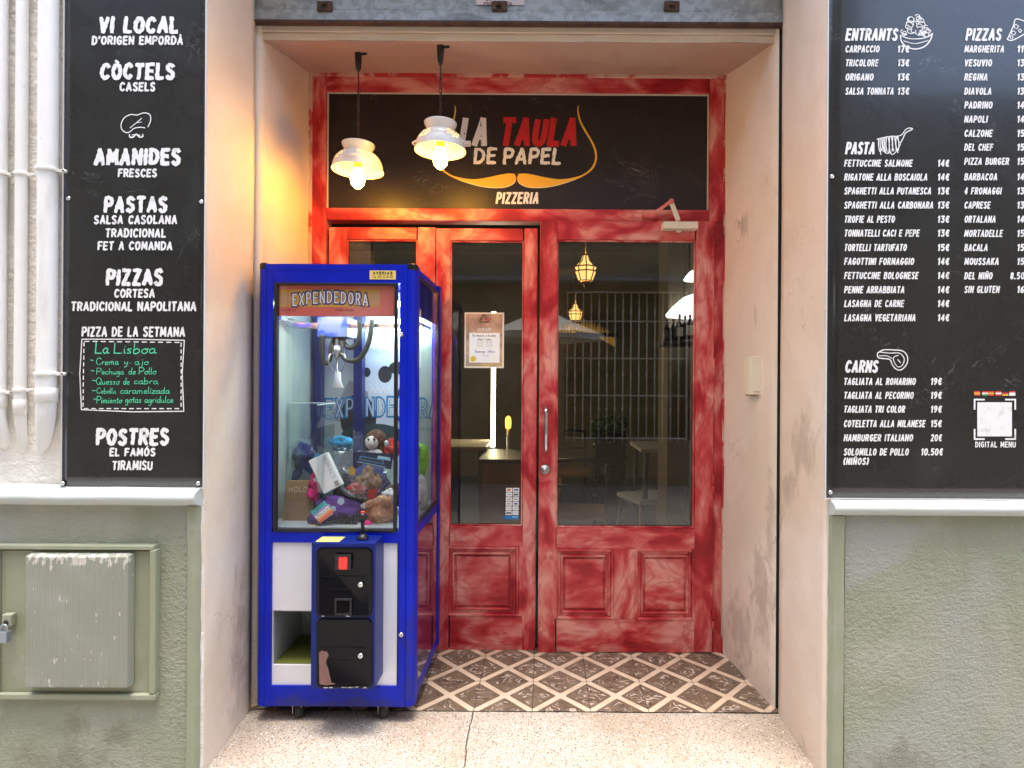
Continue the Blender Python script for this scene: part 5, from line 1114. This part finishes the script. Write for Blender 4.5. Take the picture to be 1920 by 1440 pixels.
g = MB(); g.blob(at(705,826,2.60), (.047,.045,.048), 0, 22, .12, 8); q = MB()
q.blob(at(697,830,2.565), (.030,.018,.030), 0, 18, .1, 1); q.blob(at(703,850,2.572), (.034,.02,.02), 0, 16, .1, 1); q4 = MB(); q4.blob(at(724,832,2.59), (.013,.01,.015), 0, 12, 0, 1)
q2 = MB(); q2.blob(at(691,824,2.5475), (.0055,.004,.007), 0, 12); q2.blob(at(702,823,2.5475), (.0065,.004,.008), 0, 12); q3 = MB(); q3.blob(at(703,822,2.5425), (.0022,.0022,.0025), 0, 8)
toy('plush_toy', 'brown and white monkey plush on top of the heap', 'plush toy', (('head',g,br),('face',q,wf),('ear',q4,wf),('eyes',q2,M['ink']),('eye_glint',q3,M['letter'])), at(705,850,2.6))
g = MB(); g.tube([at(x,y,2.84) for x, y in ((783,845),(787,836),(793,840),(795,856),(794,875),(790,890),(787,915))], [.016,.022,.025,.024,.02,.016,.012], 12); q = MB(); q.blob(at(784,838,2.82), (.012,.012,.010), 0, 12)
toy('plush_toy', 'lime green curved plush toy against the side pane', 'plush toy', (('body',g,gn),('tip',q,wf)), at(796,925,2.70))
g = MB(); g.blob(at(790,925,2.80), (.03,.04,.085), 0, 18, .2, 3); g.blob(at(777,945,2.66), (.026,.045,.085), 0, 18, .2, 8); q = MB(); q.tube([at(x,y,2.625) for x, y in ((781,920),(782,938),(785,948),(788,942))], .004, 6)
toy('plush_toy', 'white plush toy pressed on the side pane below the green one', 'plush toy', (('body',g,wf),('stitched_line',q,M['ink'])), at(795,990,2.7))
g = MB(); g.blob(at(728,930,2.58), (.032,.03,.028), 0, 16, .4, 5); toy('plush_toy', 'small white fluffy plush toy above the peach one', 'plush toy', (('body',g,wf),), at(728,945,2.58))
g = MB()
pts = [at(652+14*math.cos(R(a)), 905+20*math.sin(R(a)), 2.60) for a in range(-60,215,25)]; g.tube(pts, .013, 10); toy('plush_toy', 'grey ring shaped plush toy beside the white prize box', 'plush toy', (('body',g,gy),), at(652,925,2.6))
g = MB(); g.blob(at(640,832,2.72), (.05,.04,.035), 0, 16, .4, 3); toy('plush_toy', 'cyan plush toy at the back of the heap', 'plush toy', (('body',g,cy_),), at(640,850,2.72))
g = MB(); g.blob(at(588,990,2.49), (.030,.025,.014), 0, 14, .2, 3); toy('plush_toy', 'flat yellow plush piece under the striped card', 'plush toy', (('body',g,yl_),), at(588,996,2.5))
g = MB()
for k in range(6): g.tube([at(642+k*5, 957+k, 2.505), at(640+k*5, 972, 2.50), at(643+k*5, 985, 2.51)], .0045, 8)
toy('bristle_brush', 'black ribbed brush shaped prize on the machine bed', 'prize', (('bristles',g,bk),), at(655,988,2.5))
g = MB(); g.blob(at(550,855,2.80), (.09,.07,.06), 0, 18, .4, 11); g.blob(at(535,890,2.78), (.07,.07,.07), 0, 18, .4, 12); toy('plush_toy', 'dark navy plush heap end seen through the chute wall', 'plush toy', (('body',g,nv),), at(545,950,2.8))
for c, lab, px, py, Z, r_, sd in ((rd,'dark red plush toy behind the monkey plush',735,842,2.80,.045,21),(nv,'navy plush toy under the blue headed pack',690,905,2.70,.09,22),(gy,'grey plush toy deep behind the white prize box',625,895,2.70,.07,23),(bk,'black plush toy low in the middle of the heap',660,935,2.66,.07,24),(br,'brown plush toy behind the peach one',738,930,2.72,.06,25),(rd,'red plush toy low against the side pane',778,968,2.86,.05,26),(cy_,'teal plush toy beside the back pillar',600,870,2.83,.06,27)):
    g = MB(); g.blob(at(px,py,Z), (r_,r_*.9,r_*.9), 0, 18, .45, sd); toy('plush_toy', lab, 'plush toy', (('body',g,c),), at(px,py+20,Z))
# bagged toy pack with blue header card
def crumple(q, Z, amp, seed, nu=14, nv=16):
    p0, p1, p2, p3 = [at(x, y, Z) for x, y in q]
    def fn(u, v):
        a = p3.lerp(p2, u); b = p0.lerp(p1, u); p = a.lerp(b, v); k = 1-abs(2*u-1)**3
        return p+Vector((0, -amp*k*(.6+mnoise.noise(Vector((u*5, v*5, seed))))-amp*.5*mnoise.noise(Vector((u*13, v*13, seed))), 0))
    g = MB(); g.grid(fn, nu, nv, 0, False); return g
T = thing('toy_pack', 'clear bagged toy pack with dark blue header card in the heap', 'toy pack', at(692,940,2.52), GR)
crumple([(662,858),(736,870),(728,945),(654,930)], 2.515, .022, 3).build('bag', M['bag'], T, fix=False)
g = MB(); g.prism([at(*p, 2.500) for p in ((668,846),(737,852),(733,880),(664,866))], (0,.004,0)); g.build('header_card', mk('navy_card', (.008,.02,.07), .3), T)
wr = Writer(at(665,866,2.4985), at(733,880,2.4985)-at(665,866,2.4985), at(668,846,2.4985)-at(665,866,2.4985), (0,-1,0))
for x0, x1, y0, y1, m in ((.10,.80,.28,.72,0),(.14,.76,.38,.62,2),(.58,.96,.74,1.06,1),(.05,.85,.06,.14,1)): wr.fill([(x0,y0),(x1,y0+.02),(x1-.03,y1),(x0+.03,y1-.04)], m, .0003+.0004*m)
wr.build('header_print', [mk('steel_blue_print', (.05,.22,.42), .4), mk('sky_print', (.35,.62,.78), .4), M['ink']], T)
g = MB(); g.blob(at(690,895,2.535), (.030,.02,.045), 0, 16, .5, 4); g.blob(at(705,905,2.535), (.024,.02,.03), 0, 14, .5, 5); g.blob(at(676,905,2.54), (.02,.02,.03), 0, 14, .5, 6); g.build('wrapped_toy', plush('tan_fur', (.36,.21,.11)), T, fix=False)
g = MB(); g.prism([at(x,y,2.492) for x, y in ((654,880),(660,873),(666,880),(666,889),(655,890))], (0,.002,0)); g.build('ochre_badge', mk('ochre_print', (.45,.26,.03), .4), T)
g = MB(); g.prism([at(x,y,2.490) for x, y in ((690,920),(700,915),(708,922),(704,932),(696,938),(688,930))], (0,.002,0)); g.build('red_badge', mk('dark_red_print', (.30,.012,.01), .4), T)
T = thing('toy_pack', 'clear crumpled bag of red and white pieces in the middle of the heap', 'toy pack', at(668,935,2.5), GR)
crumple([(648,895),(690,905),(688,940),(646,928)], 2.505, .018, 9).build('bag', M['bag'], T, fix=False)
g = MB(); g.blob(at(668,917,2.53), (.035,.018,.022), 0, 14, .6, 3); g.build('contents', mk('red_plastic', (.5,.02,.02), .3), T, fix=False)
for lab, q, Z, sd in (('large clear crumpled bag over the navy plush',[(520,838),(592,815),(606,850),(530,880)],2.70,1),('clear bag standing up beside the monkey plush',[(662,805),(688,812),(684,850),(658,845)],2.60,2),('clear crumpled bag behind the white prize box',[(622,832),(662,838),(656,890),(625,872)],2.60,5)):
    T = thing('clear_bag', lab, 'bag', at(q[3][0], q[3][1], Z), GR); crumple(q, Z, .03, sd).build('film', M['bag'], T, fix=False)

#==================================================================== INSIDE THE RESTAURANT
WY = 8.6
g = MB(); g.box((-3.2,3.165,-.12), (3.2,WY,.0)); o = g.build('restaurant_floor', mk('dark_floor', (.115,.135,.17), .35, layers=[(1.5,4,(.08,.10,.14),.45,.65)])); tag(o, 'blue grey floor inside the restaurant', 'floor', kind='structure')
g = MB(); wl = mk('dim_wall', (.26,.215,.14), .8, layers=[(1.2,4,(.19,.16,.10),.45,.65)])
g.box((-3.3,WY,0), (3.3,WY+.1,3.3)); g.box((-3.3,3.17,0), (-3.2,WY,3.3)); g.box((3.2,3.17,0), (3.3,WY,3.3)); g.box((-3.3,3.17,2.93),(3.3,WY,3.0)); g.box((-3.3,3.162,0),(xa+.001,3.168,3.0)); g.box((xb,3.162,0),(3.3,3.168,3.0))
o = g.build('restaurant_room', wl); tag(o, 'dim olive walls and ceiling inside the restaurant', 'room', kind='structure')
# beams under the ceiling
g = MB(); g.box((-3.2,5.6,2.70), (3.2,5.85,2.93)); o = g.build('ceiling_beam', mk('dark_beam', (.05,.04,.03), .7)); tag(o, 'dark beam crossing the restaurant ceiling behind the glass', 'beam')
pil = MB(); a0 = P(1252,700,4.2).x; pil.box((a0,4.2,0), (a0+.50,4.55,2.93)); pil.box((a0+.115,4.19,0), (a0+.135,4.2,2.93)); o = pil.build('pillar', mk('brown_pillar', (.14,.11,.075), .6), bevel=.004); tag(o, 'square brown pillar inside behind the wide glass door', 'pillar')
mlan, _, bl2 = newmat('lantern_glow'); bl2.inputs['Base Color'].default_value = (.8,.5,.2,1); bl2.inputs['Emission Color'].default_value = (1,.56,.18,1); bl2.inputs['Emission Strength'].default_value = .5
mflm, _, bl3 = newmat('lantern_bulb'); bl3.inputs['Emission Color'].default_value = (1,.75,.4,1); bl3.inputs['Emission Strength'].default_value = 260
def lantern(label, px, py, wpx, Z):
    s = Z/F; c = P(px, py, Z); r = wpx/2*s
    T = thing('star_lantern', label, 'lantern', c, 'glass lanterns inside the restaurant')
    g = MB(); g.lathe([(r*.30,r*1.25),(r*.42,r*.75),(r*.95,r*.22)], c, n=8, smooth=False, caps=False); g.lathe([(r*.98,r*.18),(r*.85,-.1*r),(r*.95,-.2*r),(r*.62,-r*1.05)], c, n=8, smooth=False, caps=False); g.build('panes', mlan, T, fix=False)
    g = MB()
    for k in range(8):
        a = R(45*k); d = Vector((math.cos(a), math.sin(a), 0))
        g.tube([c+d*q*r*1.02+Vector((0,0,h*r)) for q, h in ((.30,1.25),(.42,.75),(.95,.22),(.98,.18),(.85,-.1),(.95,-.2),(.62,-1.05))], r*.055, 5)
    for q, h in ((.30,1.25),(1.0,.2),(.95,-.2),(.62,-1.05)): g.tube([c+Vector((r*1.02*q*math.cos(R(a)), r*1.02*q*math.sin(R(a)), r*h)) for a in range(0,361,45)], r*.06, 5, caps=False)
    g.lathe([(r*.5,-1.1*r),(r*.2,-1.4*r),(r*.05,-1.7*r)], c, n=8); g.tube([c+Vector((0,0,r*1.25)), Vector((c.x,c.y,2.93))], r*.05, 5); g.build('leading', mk('lantern_brass', (.10,.06,.025), .4, .8) if 'lantern_brass' not in MATS else MATS['lantern_brass'], T, fix=False)
    g = MB(); g.blob(c+Vector((0,0,r*.42)), (r*.16,r*.16,r*.32), 0, 12); g.build('bulb', mflm, T)
lantern('largest lit glass lantern, highest behind the door glass', 1098, 505, 42, 4.3)
lantern('middle sized lit glass lantern below the largest', 1079, 587, 27, 6.4)
lantern('smallest lit glass lantern, lowest of the three', 1069, 623, 20, 8.2)
# glowing pendant shades over the bottles
mshd, _, b5 = newmat('lit_shade'); b5.inputs['Base Color'].default_value = (.85,.85,.85,1); b5.inputs['Emission Color'].default_value = (.95,1,1,1); b5.inputs['Emission Strength'].default_value = .8
for px, py, wpx, hh, Z, lab in ((1308,585,118,44,4.12,'large glowing white shade above the wine bottles'),(1302,522,40,20,3.52,'small glowing white shade above the larger one'),(1249,510,15,10,6.0,'tiny glowing shade under the dark beam')):
    s = Z/F; c = P(px, py, Z); r = wpx/2*s; T = thing('pendant_shade', lab, 'lamp', c, 'white pendant shades inside'); g = MB()
    g.lathe([(r*.10,hh*s*.8),(r*.45,hh*s*.62),(r*.8,hh*s*.22),(r,0-.1*hh*s),(r*.97,-.2*hh*s),(r*.5,-.26*hh*s),(0.001,-.26*hh*s)], c, n=28, caps=False); g.build('shade', mshd, T, fix=False)
    g = MB(); g.tube([c+Vector((0,0,hh*s*.8)), Vector((c.x,c.y,2.93))], .004, 6); g.build('cord', M['black'], T)
# shelf of wine
Z = 3.98; SH = thing('wine_shelf', 'small dark wall shelf holding wine bottles inside the door', 'shelf', P(1275,645,Z)); g = MB(); a = P(1238,640,Z); b = P(1330,650,Z); g.box((a.x,Z-.06,b.z), (b.x,Z+.12,a.z)); g.build('shelf_board', mk('dark_shelf', (.04,.03,.03), .5), SH, bevel=.003)
vin = mk('dark_bottle_glass', (.012,.014,.010), .12, coat=.6); lbl = mk('bottle_label', (.78,.78,.76), .5)
caps_ = [mk('wine_red_foil', (.40,.015,.03), .35), mk('plum_foil', (.09,.03,.10), .35)]
def bottle(px, ytop, ybot, wpx, Z, cap, label, ring=True):
    s = Z/F; c = P(px, ybot, Z); H = (ybot-ytop)*s; r = wpx/2*s; T = thing('wine_bottle', label, 'bottle', c, 'wine bottles on the inner shelf')
    g = MB(); g.lathe([(r*.9,0),(r,.01*H),(r,.58*H),(r*.85,.66*H),(r*.36,.76*H),(r*.33,.99*H),(r*.1,H)], c, n=18); g.build('glass_body', vin, T)
    g = MB(); g.lathe([(r*.38,.80*H),(r*.38,1.0*H),(r*.05,1.005*H)], c, n=16); g.build('capsule', cap, T)
    if ring:
        g = MB(); g.lathe([(r*1.02,.16*H),(r*1.02,.50*H)], c, n=18, caps=False); g.build('paper_label', lbl, T)
bottle(1251,600,641,13,3.99,caps_[1],'stubby unlabelled bottle at the open end of the shelf', False); bottle(1263,597,640,13,4.02,caps_[1],'unlabelled dark bottle next to the stubby one', False)
bottle(1274,589,639,13,3.97,caps_[0],'red capped wine bottle with white label, lower of the two'); bottle(1284.5,589,638,13,4.01,caps_[1],'plum capped wine bottle between the red capped two', False); bottle(1294,584,637,14,3.97,caps_[0],'red capped wine bottle with white label, nearest the door stile')
# lit strip and candle lamp
g = MB(); a = P(925,690,5.2); b = P(925,838,5.2); mt, _, b6 = newmat('lit_strip'); b6.inputs['Emission Color'].default_value = (1,.86,.55,1); b6.inputs['Emission Strength'].default_value = 12; g.box((a.x-.016,5.2,b.z), (a.x+.016,5.24,a.z+.5)); o = g.build('light_strip', mt); tag(o, 'tall glowing light strip behind the opening hours poster', 'light')
T = thing('candle_lamp', 'amber candle lamp glowing behind the middle pane', 'lamp', P(953,810,5)); g = MB(); c = P(953,792,5); g.lathe([(.022,-.05),(.026,0),(.022,.04),(.006,.055)], c, n=12); mt2, _, b7 = newmat('amber_glow'); b7.inputs['Emission Color'].default_value = (1,.40,.04,1); b7.inputs['Emission Strength'].default_value = 1.3; g.build('flame', mt2, T); g = MB(); g.lathe([(.05,-.30),(.012,-.28),(.012,-.05)], c, n=12); g.build('stem', M['steel'], T)
# counters, tables, chairs
wood = mk('warm_wood', (.20,.095,.035), .45, layers=[(5,5,(.14,.06,.02),.45,.65,(1,1,.15))]); dk = mk('dark_metal', (.02,.018,.016), .45); ttop = mk('pale_table_top', (.40,.36,.30), .35)
a = P(902,868,4.3); b = P(1000,990,4.3); g = MB(); g.box((a.x,4.3,0), (b.x,4.9,a.z)); T = thing('serving_counter', 'plain brown wooden counter behind the middle pane', 'counter', (a.x,4.6,0)); g.build('body', wood, T, bevel=.005); g = MB(); g.box((a.x-.02,4.28,a.z+.001), (b.x,4.92,a.z+.03)); g.build('top', dk, T, bevel=.004)
def table(label, x, y, z, w, d, m):
    T = thing('dining_table', label, 'table', (x,y,0), 'tables inside the restaurant'); g = MB(); g.box((x-w/2,y-d/2,z-.03), (x+w/2,y+d/2,z)); g.build('table_top', m, T, bevel=.004)
    for sx in (-1,1):
        for sy in (-1,1): g = MB(); g.tube([(x+sx*(w/2-.05),y+sy*(d/2-.05),z-.03),(x+sx*(w/2-.03),y+sy*(d/2-.03),0)], .022, 8); g.build('leg', dk, T)
def chair(label, x, y, rz, seatm):
    T = thing('dining_chair', label, 'chair', (x,y,0), 'chairs inside the restaurant'); rm = Matrix.Rotation(rz, 3, 'Z'); V = lambda a, b, c: Vector((x,y,0))+rm@Vector((a,b,c))
    g = MB(); g.obox(V(0,0,.46), rm@Vector((.2,0,0)), rm@Vector((0,.2,0)), Vector((0,0,.018))); g.build('seat', seatm, T, bevel=.006)
    for sx in (-1,1):
        g = MB(); g.tube([V(sx*.17,-.17,.45), V(sx*.20,-.21,0)], .014, 8); g.build('leg', wood, T)
        g = MB(); g.tube([V(sx*.17,.17,.45), V(sx*.20,.22,0)], .014, 8); g.build('leg', wood, T)
        g = MB(); g.tube([V(sx*.18,.18,.45), V(sx*.18,.22,.86)], .012, 8); g.build('back_post', dk, T)
    g = MB(); g.tube([V(-.18,.22,.86), V(0,.25,.875), V(.18,.22,.86)], .016, 8); g.tube([V(-.18,.205,.68), V(.18,.205,.68)], .012, 8); g.build('back_rail', dk, T)
table('pale topped table at the edge of the middle pane', P(858,835,5.0).x, 5.0, P(860,835,4.8).z, .55, .6, ttop)
chair('dark backed chair with wooden legs close behind the door glass', P(1090,900,4.3).x, 4.3, R(175), wood)
chair('dark backed chair beside the leafy stand-in', P(1075,850,6.2).x, 6.2, R(10), wood)
table('pale topped table beside the brown pillar', P(1262,838,4.9).x, 4.95, P(1230,838,4.8).z, .62, .6, mk('grey_table_top', (.48,.48,.50), .3))
chair('chair with white seat pushed under the table by the pillar', P(1222,880,4.75).x, 4.85, R(-70), mk('grey_seat', (.42,.42,.44), .4))
# made-up leafy stand-in for a dark silhouette mirrored in the door glass
T = thing('silhouette_hedge', 'made-up leafy planter in place of a dark silhouette mirrored in the door glass', 'plant', (P(1143,920,5.6).x,5.6,0)); a = P(1112,785,5.6); b = P(1174,925,5.6); g = MB(); random.seed(21)
for i in range(2600):
    c = Vector((random.uniform(a.x,b.x), random.uniform(5.5,5.8), random.uniform(.14,a.z+.03*random.random()))); n_ = Vector((random.gauss(0,1),random.gauss(-.6,1),random.gauss(.2,1))).normalized(); t = n_.orthogonal().normalized(); bt = n_.cross(t); s = random.uniform(.012,.024)
    g.add([c-t*s, c+bt*s*.6, c+t*s, c-bt*s*.6], [(0,1,2,3)])
g.build('foliage', mk('dark_leaf', (.02,.055,.02), .35, layers=[(20,2,(.05,.10,.04),.5,.7)]), T, fix=False); g = MB(); g.box((a.x+.02,5.52,0.002), (b.x-.02,5.78,.95)); g.build('trough', M['groove'], T)
# arched bottle rack at the back
T = thing('bottle_rack', 'arched rack of small golden bottles at the back of the room', 'rack', P(1090,625,8)); g = MB()
for i in range(22):
    px = 1045+i*5; py = 600+abs(i-8)**1.7*.35
    c = P(px, py+22, 8.0); g.lathe([(.017,0),(.017,.10),(.006,.13),(.006,.17)], c, n=8)
g.build('bottles', mk('glowing_gold_glass', (.30,.16,.03), .2, emit=((1,.5,.1),.05)), T); g = MB(); a = P(1040,624,8); b = P(1158,632,8); g.box((a.x,7.95,b.z), (b.x,8.15,a.z)); g.build('rack_shelf', dk, T)  # faint emission on the bottles paints in their lamplit glimmer

#==================================================================== ACROSS THE LANE (seen in the glass)
OB = thing('opposite_house', 'pale house across the lane seen only in the door glass', 'building', (0,-2.6,0))
ow = mk('opposite_plaster', (.36,.29,.19), .85, layers=[(1,4,(.28,.22,.14),.4,.65)])
OY = -2.6; wx_0, wx_1, wz_0, wz_1 = .30, 2.15, .55, 2.75
g = MB(); g.box((-9,OY-.3,-.15), (wx_0,OY,6.3)); g.box((wx_1,OY-.3,-.15), (3.6,OY,6.3)); g.box((wx_0,OY-.3,-.15), (wx_1,OY,wz_0)); g.box((wx_0,OY-.3,wz_1), (wx_1,OY,6.3)); g.box((3.6,OY-.3,-.15), (12,OY,4.75)); g.build('wall', ow, OB)
g = MB(); g.box((wx_0,OY-.28,wz_0), (wx_1,OY-.25,wz_1)); g.build('window', mk('opposite_window', (.09,.075,.05), .3), OB)
wg = mk('white_iron', (.85,.85,.83), .5); g = MB(); n = 16
for i in range(n): x = wx_0+.04+(wx_1-wx_0-.08)*i/(n-1); g.tube([(x,OY+.06,wz_0-.05),(x,OY+.06,wz_1)], .011, 6); [g.blob((x,OY+.06,z), (.02,.02,.03), 0, 8) for z in (1.0,1.5,2.0,2.45)]
for z in (wz_0+.02,1.2,1.75,2.3,wz_1-.02): g.box((wx_0,OY+.05,z-.008), (wx_1,OY+.07,z+.008))
g.build('window_grille', wg, OB)
g = MB(); g.box((-9,OY+.001,5.9), (3.6,OY+.5,6.0)); g.box((-5,OY+.001,2.86),(2.6,OY+.35,2.94)); g.build('canopy', mk('opposite_canopy', (.25,.27,.30), .6), OB)
pa = thing('street_parasol', 'white cafe parasol across the lane mirrored in the door glass', 'parasol', (.2,-1.55,-.14)); g = MB(); g.lathe([(.80,2.02),(.80,1.94),(.78,2.02),(.03,2.34)], (-.02,-1.5,0), n=6, smooth=False, caps=False); g.build('canopy', mk('parasol_cloth', (.74,.72,.66), .8), pa, fix=False, solid=.004); g = MB(); g.tube([(-.02,-1.5,-.138),(-.02,-1.5,2.34)], .022, 10); g.build('pole', wg, pa)
